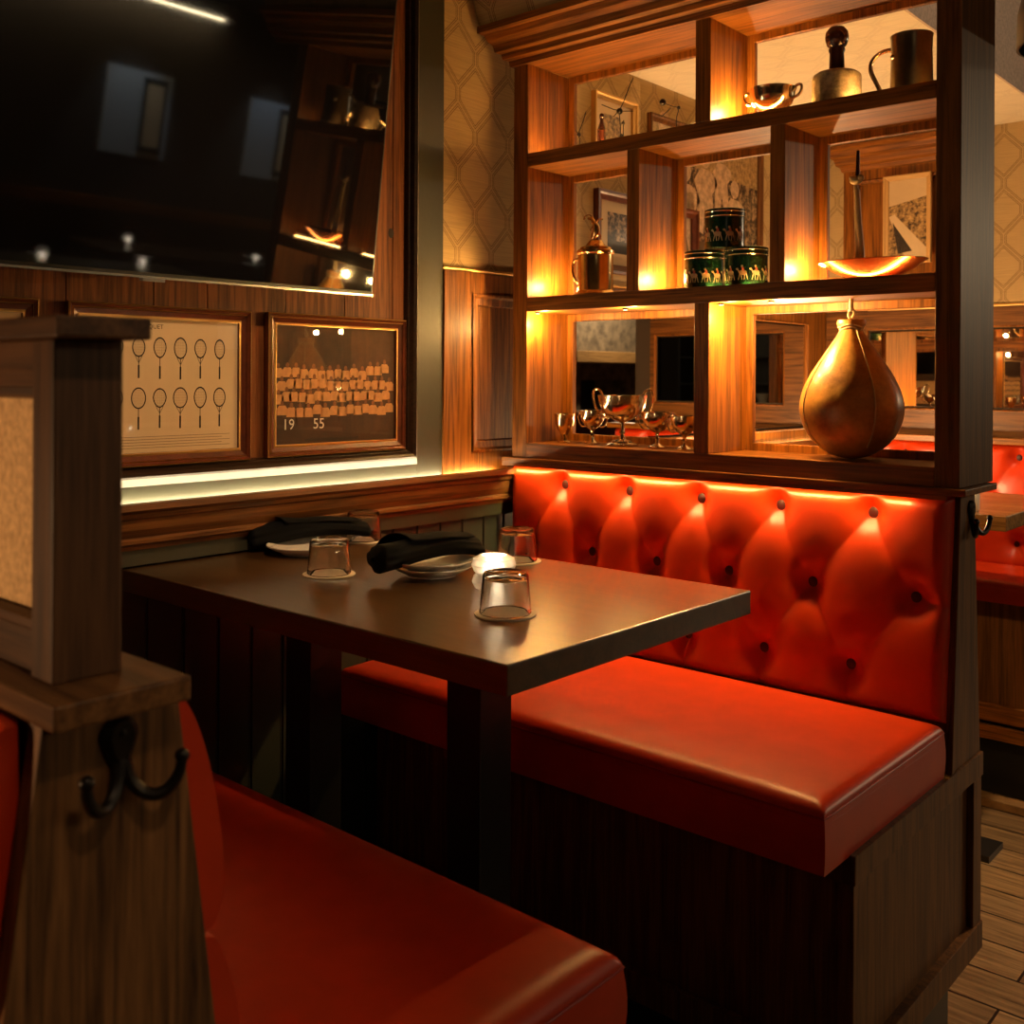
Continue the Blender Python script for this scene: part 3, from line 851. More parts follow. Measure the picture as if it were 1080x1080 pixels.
napkin((-1.950, 1.512, TZ + .046), math.radians(65), .29, .0265, 'black cloth napkin roll lying on the left plate near the wall', 8)

# ------------------------------------------------------------------ pictures on the planks
def bframe(t, w, h, cf, gilt=True):
    pr = [(0, 0, 0), (0, .016, 0), (.003, .019, 1), (.005, .016, 0), (.009, .013, 0), (.011, .016, 1), (.012, .012, 0), (.022, .008, 0), (.026, .010, 1), (.028, .010, 1), (.0285, .002, 0)]
    mb = frame_loops(MB(), w, h, pr); mb.mapped(cf)
    mb.build('frame', [FRW, GOLD], t)
def racket(mb, cx, cy, hw, hh, hl, n, mi, kind, th=.0017):
    # head outline ribbon, strings, throat and handle; (cx,cy) = head centre
    k = 36; vs = []
    for i in range(k):
        a = 2 * PI * i / k; taper = 1 - .14 * max(0, -math.sin(a)) if kind % 2 else 1
        for q in (1, 1 - th * 1.3 / hw): vs.append((cx + hw * q * math.cos(a) * taper, cy + hh * q * math.sin(a), n))
    mb.add(vs, [(2 * i, 2 * ((i + 1) % k), 2 * ((i + 1) % k) + 1, 2 * i + 1) for i in range(k)], mi)
    def bar(x0, y0, x1, y1, w, m2=mi):
        dx, dy = x1 - x0, y1 - y0; L = math.hypot(dx, dy) or 1; ax, ay = -dy / L * w / 2, dx / L * w / 2
        mb.add([(x0 + ax, y0 + ay, n), (x0 - ax, y0 - ay, n), (x1 - ax, y1 - ay, n), (x1 + ax, y1 + ay, n)], [(0, 1, 2, 3)], m2)
    for j in range(-3, 4):
        f = j / 4.; q = math.sqrt(1 - f * f)
        bar(cx + hw * f, cy - hh * q, cx + hw * f, cy + hh * q, .00018); bar(cx - hw * q, cy + hh * f, cx + hw * q, cy + hh * f, .00018)
    yb = cy - hh
    if kind % 3 != 0:
        bar(cx - hw * .55, cy - hh * .82, cx, yb - hl * .28, .0010); bar(cx + hw * .55, cy - hh * .82, cx, yb - hl * .28, .0010)
    bar(cx, yb, cx, yb - hl * .4, .0016); bar(cx, yb - hl * .38, cx, yb - hl, .0040)
# racket poster (wide, mostly hidden behind the screen on its left)
cf = onleft(XW + .010, (.965 + 1.391) / 2, (.989 + 1.327) / 2)
P1 = thing('framed_poster', (XW + .012, 1.178, .989), 'framed poster showing two rows of tennis rackets, half behind the privacy screen', 'picture')
bframe(P1, .426, .338, cf)
mb = MB(); mb.add([(-.186, -.143, .003), (.186, -.143, .003), (.186, .143, .003), (-.186, .143, .003)], [(0, 1, 2, 3)], 0)
ys = [1.337, 1.302, 1.267, 1.229, 1.187, 1.147, 1.107]
for row, (zc, hh, hl) in enumerate([(1.239, .0225, .044), (1.132, .0228, .043)]):
    for i, yc in enumerate([1.316 - .0486 * q for q in range(7)]):
        hw = [.0135, .0150, .0158, .0152, .0150, .0148, .0150, .0165, .0150, .0160][(i + row * 5) % 10] * (1.06 if row else 1)
        racket(mb, yc - 1.178, zc - 1.158, hw, hh * [1, .96, 1.05, 1, .92][(i + row) % 5], hl, .0034, 1, i + row * 2)
put_text(mb, 'RACQUET', .0135, -.031, .121, .0034, 1)
for j in range(5):  # caption lines, too small to read
    mb.box(-.165, .165 - .02 * (j % 2), -.108 - j * .0058, -.1072 - j * .0058, .003, .0032, 1)
mb.mapped(cf); mb.build('poster', [PAPER, INK], P1)
mb = MB().add([(-.187, -.143, .006), (.187, -.143, .006), (.187, .143, .006), (-.187, .143, .006)], [(0, 1, 2, 3)]); mb.mapped(cf); mb.build('glass', PGLASS, P1)
# team photo 1955
yc, zc = (1.437 + 1.870) / 2, (.990 + 1.3285) / 2
cf = onleft(XW + .010, yc, zc)
P2 = thing('framed_photo', (XW + .012, yc, .99), 'framed sepia team photograph dated 1955, on the planks beside the green casing', 'picture')
bframe(P2, .433, .338, cf)
mb = MB(); mb.add([(-.190, -.143, .003), (.190, -.143, .003), (.190, .143, .003), (-.190, .143, .003)], [(0, 1, 2, 3)], 0)
rnd = random.Random(5)
for row, (zz, nn, ro) in enumerate([(.035, 14, 0), (.008, 15, .5), (-.022, 15, 0), (-.055, 14, .5)]):
    for i in range(nn):
        x = -.180 + .360 * (i + ro) / nn + rnd.uniform(-.002, .002); z = zz + rnd.uniform(-.004, .004) + (.012 if (row == 0 and x > .08) else 0)
        bw = .0145
        pts = [(x - bw, z - .020), (x + bw, z - .020), (x + bw, z - .004), (x + bw * .6, z + .003), (x - bw * .6, z + .003), (x - bw, z - .004)]
        mb.add([(a, b, .0032 + row * .0002) for a, b in pts], [list(range(6))], 2)
        mb.add([(x + .0052 * math.cos(t), z + .0085 + .0065 * math.sin(t), .0033 + row * .0002) for t in [k * PI / 5 for k in range(10)]], [list(range(10))], 1)
        if row == 3: mb.add([(x - .009, z - .020, .0038), (x + .009, z - .020, .0038), (x + .007, z - .034, .0038), (x - .007, z - .034, .0038)], [(0, 1, 2, 3)], 0)
put_text(mb, '19', .036, -.150, -.106, .0046, 3); put_text(mb, '55', .036, -.060, -.106, .0046, 3)
for i in range(24): mb.box(-.10 + i * .007, -.10 + i * .007 + .0052, -.136, -.1305 + (i % 3) * .001, .003, .0034, 4)
mb.mapped(cf); mb.build('photo', [SEP0, SEP1, SEP2, CHALK, INK], P2)
mb = MB().add([(-.191, -.143, .006), (.191, -.143, .006), (.191, .143, .006), (-.191, .143, .006)], [(0, 1, 2, 3)]); mb.mapped(cf); mb.build('glass', PGLASS, P2)
# frame at the left edge
cf = onleft(XW + .010, .907 - .2, 1.158)
P0 = thing('framed_picture', (XW + .012, .707, .989), 'framed picture at the left edge above the privacy screen, only its top corner showing', 'picture')
bframe(P0, .40, .338, cf)
mb = MB().add([(-.173, -.143, .003), (.173, -.143, .003), (.173, .143, .003), (-.173, .143, .003)], [(0, 1, 2, 3)]); mb.mapped(cf); mb.build('print', PAPER, P0)

# ------------------------------------------------------------------ television
th = math.atan2(.087, .706)
TV = thing('television', (-1.95, 1.05, 1.381), 'large black flat television tilted forward on the plank wall, reflecting the room', 'television')
def tvm(v):  # a along y, b up the screen, n out
    return Vector((-1.95 + v.y * math.sin(th) + v.z * math.cos(th), .40 + v.x, 1.381 + v.y * math.cos(th) - v.z * math.sin(th)))
mb = MB().box(0, 1.298, 0, .735, -.030, -.002); mb.mapped(tvm); mb.build('housing', BLACK, TV, bevel=.002)
mb = MB().add([(.006, .008, -.0005), (1.292, .008, -.0005), (1.292, .729, -.0005), (.006, .729, -.0005)], [(0, 1, 2, 3)]); mb.mapped(tvm); mb.build('screen', SCREEN, TV)
mb = MB().box(0, 1.298, -.004, .001, -.012, .003); mb.mapped(tvm); mb.build('silver_edge', STEEL, TV)
mb = MB().box(.685, .735, -.010, -.003, -.010, .0045); mb.mapped(tvm); mb.build('logo_badge', plain('badge', (.35, .35, .36), .3, metal=1.), TV, bevel=.001)
MB().box(XW + .006, -1.955, .70, 1.3, 1.60, 1.85).build('wall_bracket', BLACK, TV)

# ------------------------------------------------------------------ bric-a-brac
YM = 2.335
def vessel(name, x, y, z, prof, mat, label, cat, handles=None, group=None, hr=.0028, hmat=None, ring=None):
    t = thing(name, (x, y, z), label, cat, group)
    MB().lathe([(r, z + h) for r, h in prof], (x, y, 0), 40, cap=False).build('cup', mat, t)
    if handles:
        for sg in handles[1]:
            pts = smooth([(x + sg * a, y, z + b) for a, b in handles[0]], 2)
            MB().tube(pts, hr, 8).build('handle', hmat or mat, t)
    return t
def goblet_prof(R, H, stem=.4, foot=.6):
    zs = H * stem
    return [(.0005, 0), (R * foot, 0), (R * foot, .003), (R * foot * .6, .007), (.005, .013), (.004, zs * .5), (.0065, zs * .62), (.004, zs * .78), (.006, zs), (R * .55, zs + (H - zs) * .18), (R * .88, zs + (H - zs) * .45), (R, zs + (H - zs) * .8), (R * 1.03, H), (R * .98, H), (R * .93, zs + (H - zs) * .8), (R * .5, zs + (H - zs) * .25), (.0005, zs + (H - zs) * .12)]
vessel('goblet', -1.843, 2.325, .995, [(.0005, 0), (.020, 0), (.020, .003), (.008, .008), (.004, .016), (.006, .020), (.018, .034), (.027, .055), (.030, .083), (.028, .083), (.025, .055), (.014, .034), (.0005, .026)], BRASS,
       'small plain brass goblet leftmost in the lower shelf', 'goblet')
gh = lambda R, H: [(R * .9, H * .92), (R * 1.35, H * .98), (R * 1.5, H * .75), (R * 1.15, H * .50), (R * .72, H * .52)]
for x, R, H, lab, fy in [(-1.752, .035, .094, 'silver two handled goblet between the small brass goblet and the tall trophy', .0), (-1.530, .042, .096, 'silver two handled goblet just right of the tall trophy cup', -.01), (-1.440, .037, .088, 'silver two handled goblet beside the middle divider, rightmost of its row', -.02)]:
    vessel('goblet', x, YM + fy, .995, goblet_prof(R, H, .42, .62), SILVER, lab, 'goblet', (gh(R, H), (-1, 1)), hr=.0022)
vessel('trophy_cup', -1.650, YM, .995, [(.0005, 0), (.045, 0), (.046, .004), (.030, .009), (.028, .013), (.010, .018), (.0055, .030), (.008, .036), (.0055, .042), (.006, .062), (.012, .066), (.035, .076), (.056, .094), (.064, .115), (.068, .138), (.066, .138), (.060, .115), (.050, .094), (.0005, .074)], SILVER,
       'tall silver trophy cup with two looping handles in the lower shelf', 'trophy', ([(.066, .132), (.074, .150), (.090, .156), (.101, .145), (.097, .112), (.075, .080), (.045, .074)], (-1, 1)), hr=.0034)
# lidded tankard with animal finial
J = thing('lidded_flagon', (-1.744, YM, 1.407), 'old lidded metal flagon topped by a rearing animal finial', 'flagon')
zj = 1.407
MB().lathe([(.0005, zj), (.064, zj), (.064, zj + .005), (.054, zj + .012), (.050, zj + .018), (.049, zj + .115), (.053, zj + .120), (.053, zj + .126), (.044, zj + .130), (.0005, zj + .131)], (-1.744, YM, 0), 40, cap=False).build('body', BRASS, J)
lidz = zj + .130
ld = MB().lathe([(.045, lidz), (.043, lidz + .006), (.028, lidz + .012), (.022, lidz + .020), (.018, lidz + .026), (.0005, lidz + .027)], (-1.744, YM, 0), 32, cap=False).build('lid', BRASS, J)
mb = MB().tube(smooth([(-1.775, YM, zj + .112), (-1.822, YM, zj + .108), (-1.826, YM, zj + .075), (-1.815, YM, zj + .045), (-1.790, YM, zj + .038)], 2), .0045, 8); mb.build('handle', BRASS, J)
mb = MB().box(-1.800, -1.778, YM - .006, YM + .006, zj + .124, zj + .136); mb.build('thumb_piece', BRASS, J)
# rearing figure: body, neck, head, legs, tail
fz = lidz + .026; fx = -1.746
mb = MB()
mb.tube(smooth([(fx - .004, YM, fz), (fx - .006, YM, fz + .012), (fx + .006, YM, fz + .024), (fx + .002, YM, fz + .042), (fx - .004, YM, fz + .052)], 2), [.006] + [.0105 * math.sin(.5 + 2.3 * k / 17) for k in range(18)], 12)
mb.tube([(fx - .004, YM, fz + .050), (fx - .012, YM, fz + .062), (fx - .024, YM, fz + .064)], [.006, .0055, .003], 10)
mb.tube(smooth([(fx - .002, YM + .004, fz + .044), (fx - .016, YM + .006, fz + .040), (fx - .020, YM + .006, fz + .030)], 1), .0022, 8)
mb.tube(smooth([(fx + .004, YM - .004, fz + .048), (fx + .018, YM - .006, fz + .058), (fx + .030, YM - .006, fz + .056)], 1), .0022, 8)
mb.tube(smooth([(fx + .008, YM, fz + .018), (fx + .020, YM, fz + .014), (fx + .016, YM, fz + .002)], 1), .0024, 8)
mb.tube(smooth([(fx - .008, YM, fz + .063), (fx - .02, YM, fz + .076), (fx - .036, YM, fz + .072), (fx - .040, YM, fz + .062)], 2), .0018, 8)
mb.build('finial', BRASS, ld)
# tins
def tin(x, y, z, r, h, label, rot, phase):
    t = thing('tin_canister', (x, y, z), label, 'tin')
    bd = MB().lathe([(.0005, z), (r, z), (r, z + h * .80), (r + .0005, z + h * .80)], (x, y, 0), 48, cap=False).build('body', TIN, t)
    MB().lathe([(r + .0012, z + h * .80), (r + .0012, z + h * .985), (r - .002, z + h), (r - .006, z + h), (r - .008, z + h - .003), (.0005, z + h - .003)], (x, y, 0), 48, cap=False).build('lid', TIN, t)
    for q in (.80, .92): MB().lathe([(r + .0013, z + h * q - .0013), (r + .0022, z + h * q), (r + .0013, z + h * q + .0013)], (x, y, 0), 48, cap=False).build('silver_band', STEEL, t)
    mb = MB()
    def blob(a0, zc, pts, mi, sc):
        vs = []
        for px_, pz_ in pts:
            a = a0 + px_ * sc / r; vs.append((x + (r + .0009) * math.cos(a), y + (r + .0009) * math.sin(a), z + zc + pz_ * sc))
        mb.add(vs, [list(range(len(vs)))], mi)
    ell = lambda cx, cz, rx, rz: [(cx + rx * math.cos(k * PI / 6), cz + rz * math.sin(k * PI / 6)) for k in range(12)]
    for k in range(7):
        a0 = -PI / 2 + phase + (k - 3) * .62; sc = 1.
        blob(a0, h * .34, ell(0, 0, .0095, .0065), 0, sc)
        blob(a0, h * .34, [(-.007, .002), (-.013, .012), (-.018, .010), (-.016, .007), (-.012, .005), (-.009, -.003)], 0, sc)
        for lx, lean in ((-.007, -.004), (-.004, .002), (.005, -.002), (.008, .004)):
            blob(a0, h * .34, [(lx - .0014, -.003), (lx + .0014, -.003), (lx + lean + .0008, -.018), (lx + lean - .0008, -.018)], 0, sc)
        blob(a0, h * .34, [(-.002, .004), (.004, .004), (.003, .013), (-.003, .013)], 1, sc)
        blob(a0, h * .34, ell(-.002, .0155, .0028, .003), 0, sc)
    mb.build('horse_frieze', [TINH, TINR], bd)
    return t
tin(-1.396, 2.335, 1.407, .0500, .098, 'dark green racing tin on the left of the bottom pair', 0, .0)
tin(-1.282, 2.345, 1.407, .0530, .100, 'dark green racing tin on the right of the bottom pair', 0, .35)
tin(-1.337, 2.335, 1.508, .0500, .098, 'dark green racing tin stacked on top of two others', 0, .15)
# copper boat shaped dish with tall pale figure
Dh = thing('shallow_dish', (-.955, YM, 1.407), 'shallow polished copper dish at the front of the right cubby', 'dish')
MB().lathe([(.0005, 1.407), (.045, 1.407), (.050, 1.412), (.090, 1.428), (.124, 1.450), (.122, 1.4515), (.088, 1.431), (.045, 1.415), (.0005, 1.414)], (-.955, YM, 0), 56, cap=False).mapped(lambda v: Vector((v.x, YM + (v.y - YM) * .62, v.z))).build('bowl', COPPER, Dh)
Fg = thing('carved_figure', (-.988, YM - .015, 1.4165), 'tall thin pale carving rising from the copper dish', 'figurine')
zz = 1.4165; xx = -.985; yy = YM - .01
mb = MB().tube(smooth([(xx + .010, yy, zz), (xx + .008, yy, zz + .06), (xx - .001, yy, zz + .14), (xx - .004, yy, zz + .20)], 2), .0075, 10)
mb.tube(smooth([(xx - .004, yy, zz), (xx - .003, yy, zz + .07), (xx - .003, yy, zz + .14), (xx - .006, yy, zz + .21)], 2), .0055, 10)
mb.ball((xx - .006, yy, zz + .222), .013, sc=(1.1, 1, .8)); mb.ball((xx + .006, yy - .003, zz + .226), .008); mb.ball((xx - .016, yy, zz + .228), .006)
mb.build('body', IVORY, Fg)
MB().tube([(xx - .002, yy, zz + .225), (xx - .001, yy, zz + .29)], [.0055, .0035], 10).build('tip', DWOOD, Fg)
MB().box(-.952, -.915, YM - .02, YM, 1.4166, 1.4285).build('card_block', CHALK, Dh, bevel=.001)
# speed bag
Sb = thing('speed_bag', (-1.004, 2.335, .995), 'worn brown leather speed bag hanging in the lower right cubby', 'punching bag')
bp = [(.0005, .0), (.020, .001), (.050, .010), (.080, .029), (.104, .058), (.117, .092), (.120, .122), (.113, .155), (.098, .188), (.078, .220), (.056, .252), (.037, .280), (.026, .297), (.025, .304)]
def bagr(h):
    for i in range(len(bp) - 1):
        if bp[i][1] <= h <= bp[i + 1][1]:
            t = (h - bp[i][1]) / (bp[i + 1][1] - bp[i][1] + 1e-9); return bp[i][0] + (bp[i + 1][0] - bp[i][0]) * t
    return bp[-1][0]
n = 64; prof = smooth(bp, 2)
vs = []
for r, h in prof:
    for k in range(n):
        a = 2 * PI * k / n; q = abs(((a / (PI / 2) + .98) % 1) - .5) * 2  # shallow valley at each of 4 seams
        rr = r * (1 - .018 * q ** 8); vs.append((-1.004 + rr * math.cos(a), 2.335 + rr * math.sin(a) * .86, .996 + h))
m = len(prof)
MB().add(vs, [(j * n + k, j * n + (k + 1) % n, (j + 1) * n + (k + 1) % n, (j + 1) * n + k) for j in range(m - 1) for k in range(n)], 0, True).build('bag_body', BAGL, Sb, angle=70)
for s4 in range(4):
    a = (s4 + .52) * PI / 2
    pts = [(-1.004 + (bagr(h) * .988 + .001) * math.cos(a), 2.335 + (bagr(h) * .988 + .001) * math.sin(a) * .86, .996 + h) for h in [.03 + .268 * k / 24 for k in range(25)]]
    MB().tube(pts, .0022, 6).build('seam_cord', ROPE, Sb)
MB().lathe([(.024, 1.296), (.031, 1.302), (.034, 1.310), (.032, 1.318), (.020, 1.319), (.0005, 1.317)], (-1.004, 2.335, 0), 32, cap=False).mapped(lambda v: Vector((v.x, 2.335 + (v.y - 2.335) * .8, v.z))).build('collar', BAGL, Sb)
for q, rr in ((1.297, .027), (1.303, .030)):
    MB().tube([(-1.004 + rr * math.cos(k * PI / 10), 2.335 + rr * .85 * math.sin(k * PI / 10), q + .003 * math.sin(k * .9)) for k in range(20)], .0022, 6, closed=True).build('lacing', ROPE, Sb)
mb = MB(); mb.tube(smooth([(-1.004, 2.335, 1.316), (-1.012, 2.335, 1.326), (-1.010, 2.335, 1.340), (-1.002, 2.335, 1.346), (-.996, 2.335, 1.334), (-1.003, 2.335, 1.322)], 2), .0032, 8)
mb.tube([(-1.004, 2.335, 1.338), (-1.004, 2.332, 1.350), (-1.004, 2.335, 1.366)], .0052, 8)
mb.build('hanging_rope', ROPE, Sb)
# top shelf: silver cup, pestle, tankard
zt = 1.814
vessel('porringer', -1.200, 2.32, zt, [(.0005, 0), (.022, 0), (.022, .004), (.014, .009), (.014, .014), (.030, .020), (.047, .034), (.053, .050), (.055, .063), (.058, .070), (.056, .070), (.050, .050), (.040, .032), (.0005, .022)], SILVER,
       'round silver two handled bowl at the left of the top shelf', 'bowl', ([(.052, .058), (.062, .070), (.074, .072), (.078, .060), (.070, .046), (.052, .040)], (-1, 1)), hr=.0035)
Ps = thing('wooden_mallet', (-1.043, 2.335, zt), 'turned dark wood handle with round knob set in a mottled horn drum', 'mallet')
MB().lathe([(.0005, zt), (.056, zt), (.057, zt + .004), (.056, zt + .070), (.054, zt + .077), (.046, zt + .083), (.022, zt + .085), (.0005, zt + .085)], (-1.043, 2.335, 0), 40, cap=False).build('drum', STONE, Ps)
MB().lathe([(.020, zt + .084), (.018, zt + .090), (.0165, zt + .130), (.019, zt + .136), (.019, zt + .140), (.015, zt + .142), (.022, zt + .148), (.0262, zt + .160), (.027, zt + .168), (.025, zt + .180), (.017, zt + .190), (.0005, zt + .194)], (-1.043, 2.335, 0), 36, cap=False).build('handle', DWOOD, Ps)
Tk = thing('tankard', (-.868, 2.335, zt), 'dark pewter tankard with curved handle at the right of the top shelf', 'tankard')
MB().lathe([(.0005, zt), (.049, zt), (.049, zt + .006), (.046, zt + .010), (.0435, zt + .100), (.0445, zt + .128), (.046, zt + .134), (.044, zt + .134), (.0415, zt + .125), (.0435, zt + .012), (.0005, zt + .010)], (-.868, 2.335, 0), 48, cap=False).build('body', PEWTER, Tk)
MB().tube(smooth([(-.912, 2.335, zt + .112), (-.940, 2.335, zt + .112), (-.962, 2.335, zt + .094), (-.962, 2.335, zt + .070), (-.948, 2.335, zt + .042), (-.938, 2.335, zt + .020), (-.944, 2.335, zt + .006)], 2), [.0055] * 5 + [.005] * 21, 10).build('handle', SILVER, Tk) if False else MB().tube(smooth([(-.912, 2.335, zt + .112), (-.940, 2.335, zt + .112), (-.962, 2.335, zt + .094), (-.962, 2.335, zt + .070), (-.948, 2.335, zt + .042), (-.938, 2.335, zt + .020), (-.944, 2.335, zt + .006)], 2), .005, 10).build('handle', SILVER, Tk)
MB().ball((-.898, 2.335 - .031, zt + .086), .006, n=12).build('rivet', SILVER, Tk)
# wiry ornaments in the top left cubby
def wires(x, label, specs, beads):
    t = thing('wire_ornament', (x, YM, zt), label, 'ornament')
    for p in specs: MB().tube(smooth([(x + a, YM + (b if len(q) > 2 else 0), zt + c) for q in p for a, b, c in [(q[0], 0, q[1])]], 1), .0013, 6).build('wire', IRON, t)
    for a, b, r in beads: MB().ball((x + a, YM, zt + b), r, n=10).build('bead', IRON, t)
    MB().lathe([(.0005, zt), (.012, zt), (.010, zt + .006), (.0005, zt + .007)], (x, YM, 0), 20, cap=False).build('foot', IRON, t)
wires(-1.80, 'thin wire ornament with a bead at the left of the top left cubby', [[(0, .004), (-.002, .04), (-.008, .055), (.008, .085), (.020, .115)], [(-.004, .055), (-.018, .068)]], [(-.005, .054, .006)])
wires(-1.665, 'wire ornament with a long slanting rod before the framed picture', [[(0, .004), (.004, .05), (0, .085), (-.004, .10)], [(-.020, .085), (.006, .105), (.035, .165), (.045, .18)], [(-.06, .125), (-.005, .098), (.045, .090)], [(.014, .07), (.012, .03), (.018, .006)]], [(0, .097, .009), (.012, .062, .005), (.006, .03, .005)])
wires(-1.48, 'small wire ornament with angled arms beside the top divider', [[(0, .004), (-.004, .045), (.006, .075)], [(-.045, .096), (-.01, .080), (.008, .074)], [(-.05, .060), (-.02, .078)], [(0, .01), (.03, .022), (.07, .035)]], [(-.045, .098, .009), (.004, .075, .005)])
Bt = thing('bottle_figure', (-1.725, YM, zt), 'slim bottle shaped wooden figure in the top left cubby', 'figurine')
MB().lathe([(.0005, zt), (.012, zt), (.012, zt + .055), (.006, zt + .075), (.005, zt + .085), (.008, zt + .090), (.006, zt + .099), (.0005, zt + .102)], (-1.725, YM, 0), 24, cap=False).build('body', DWOOD, Bt)
MB().lathe([(.0085, zt + .058), (.0125, zt + .056), (.0125, zt + .052)], (-1.725, YM, 0), 24, cap=False).build('band', BRASS, Bt)

# ------------------------------------------------------------------ further booth: pictures
def simple_pic(cf, w, h, bw, dep, fm, label, mat_w, parts, name='framed_photo', mats=None):
    c = cf(Vector((0, 0, 0)))
    t = thing(name, (c.x, c.y, c.z - h / 2), label, 'picture')
    mb = frame_loops(MB(), w, h, [(0, 0), (0, dep), (bw * .3, dep), (bw * .5, dep * .7), (bw, dep * .5), (bw, 0)]); mb.mapped(cf); mb.build('frame', fm, t)
    mb = MB(); iw, ih = w / 2 - bw, h / 2 - bw
    mb.add([(-iw, -ih, .002), (iw, -ih, .002), (iw, ih, .002), (-iw, ih, .002)], [(0, 1, 2, 3)], 0)
    parts(mb, iw, ih); mb.mapped(cf); mb.build('print', mats, t)
    mb = MB().add([(-iw, -ih, .0045), (iw, -ih, .0045), (iw, ih, .0045), (-iw, ih, .0045)], [(0, 1, 2, 3)]); mb.mapped(cf); mb.build('glass', PGLASS, t)
    return t
MAT_ = plain('cream_mount', (.60, .46, .27), .8)
def horsepic(mb, iw, ih):
    mb.add([(-iw * .84, -ih * .62, .0026), (iw * .84, -ih * .62, .0026), (iw * .84, ih * .66, .0026), (-iw * .84, ih * .66, .0026)], [(0, 1, 2, 3)], 1)
    mb.add([(-iw * .84, -ih * .62, .003), (iw * .84, -ih * .62, .003), (iw * .84, -ih * .30, .003), (-iw * .84, -ih * .22, .003)], [(0, 1, 2, 3)], 2)
simple_pic(onleft(XW + .006, 3.02, 1.66), .62, .27, .030, .022, FRW, 'framed black and white action photograph on the side wall behind the lidded flagon', 0, horsepic, mats=[MAT_, CROWD, INK])
def figs(mb, iw, ih):
    rr = random.Random(2)
    mb.add([(-iw, -ih, .0024), (iw, -ih, .0024), (iw, -ih * .45, .0024), (-iw, -ih * .35, .0024)], [(0, 1, 2, 3)], 3)
    for i, (x, z, s) in enumerate([(-.30, .16, 1.5), (-.02, .10, 1.3), (.10, .15, 1.1), (.20, .02, 1.2), (-.16, .02, 1.5)]):
        mb.add([(x + a * s * .05, z + b * s * .05, .003) for a, b in [(-.9, -2.6), (-.2, -2.8), (0, -1.2), (.5, -2.7), (1.1, -2.5), (.8, -.4), (1.4, .2), (1.2, .6), (.6, .9), (-.5, 1), (-1.2, .2), (-.9, -.4)]], [list(range(12))], 1 if i else 2)
        mb.add([(x + .028 * s * math.cos(k), z + .05 * s + .03 * s + .03 * s * math.sin(k), .0032) for k in [j * PI / 5 for j in range(10)]], [list(range(10))], 1)
    put_text(mb, '6', .10, -.30, .12, .0036, 1)
    mb.add([(-iw, ih * .62, .0026), (iw, ih * .5, .0026), (iw, ih, .0026), (-iw, ih, .0026)], [(0, 1, 2, 3)], 4)
simple_pic(onleft(XW + .006, 3.42, 1.80), .81, .60, .022, .020, wood('thin_frame', NK, NL, 'Z'), 'large framed sports photograph on the side wall behind the green tins', 0, figs,
           mats=[CROWD, plain('print_cream', (.62, .44, .28), .7, var=.4, vscale=40), plain('print_grey', (.09, .06, .04), .7), plain('print_turf', (.10, .07, .035), .7), crowd('print_stands', (.20, .13, .06), (.62, .42, .18), 60.)])
def bright(mb, iw, ih):
    mb.add([(-iw * .55, -ih * .8, .0026), (iw * .35, -ih * .8, .0026), (iw * .35, ih * .6, .0026), (-iw * .55, ih * .6, .0026)], [(0, 1, 2, 3)], 1)
t = simple_pic(onleft(XW + .006, 2.815, 1.985), .24, .25, .018, .02, GOLD, 'gilt framed picture on the side wall seen through the top left cubby', 0, bright, mats=[PAPER, CITY])
# cornice-topped wood panel with bar photograph on the end wall
Wp = thing('panelled_surround', (-1.66, YB - .03, 1.49), 'oak panel with moulded cornice framing a small picture on the end wall', 'panel')
cpx = [(0, 2.085), (.012, 2.088), (.02, 2.105), (.04, 2.112), (.05, 2.135), (.075, 2.145), (.085, 2.165), (.10, 2.170), (.10, 2.190), (0, 2.195)]
k = len(cpx); vs = [(-1.345, YB - .05 - o, z) for o, z in cpx] + [(-1.93 - o * .5, YB - .05 - o, z) for o, z in cpx] + [(-1.93 - o * .5, YB - .006, z) for o, z in cpx]
MB().add(vs, [(j * k + i, j * k + i + 1, (j + 1) * k + i + 1, (j + 1) * k + i) for j in range(2) for i in range(k - 1)]).build('cornice', WX, Wp)
mb = frame_loops(MB(), .58, .60, [(0, 0), (0, .045), (.045, .045), (.050, .050), (.060, .040), (.062, .012), (.285, .012)]); mb.mapped(onback(-1.64, YB - .006, 1.79)); mb.build('panel', WZ, Wp)
def bar(mb, iw, ih):
    mb.add([(-iw, ih * .35, .0026), (iw, ih * .55, .0026), (iw, ih, .0026), (-iw, ih, .0026)], [(0, 1, 2, 3)], 1)
    mb.add([(-iw, ih * .1, .003), (-iw * .7, ih * .15, .003), (iw, -ih * .75, .003), (iw, -ih, .003), (-iw * .1, -ih, .003)], [(0, 1, 2, 3, 4)], 1)
    mb.add([(-iw * .8, -ih * .05, .0034), (iw * .25, -ih * .8, .0034), (-iw * .5, -ih * .85, .0034)], [(0, 1, 2)], 2)
t = simple_pic(onback(-1.645, YB - .058, 1.855), .20, .375, .020, .018, plain('pale_wood_frame', (.55, .33, .12), .5), 'small pale framed photograph of a long bar on the oak panel', 0, bar, mats=[CITY, PAPER, INK])

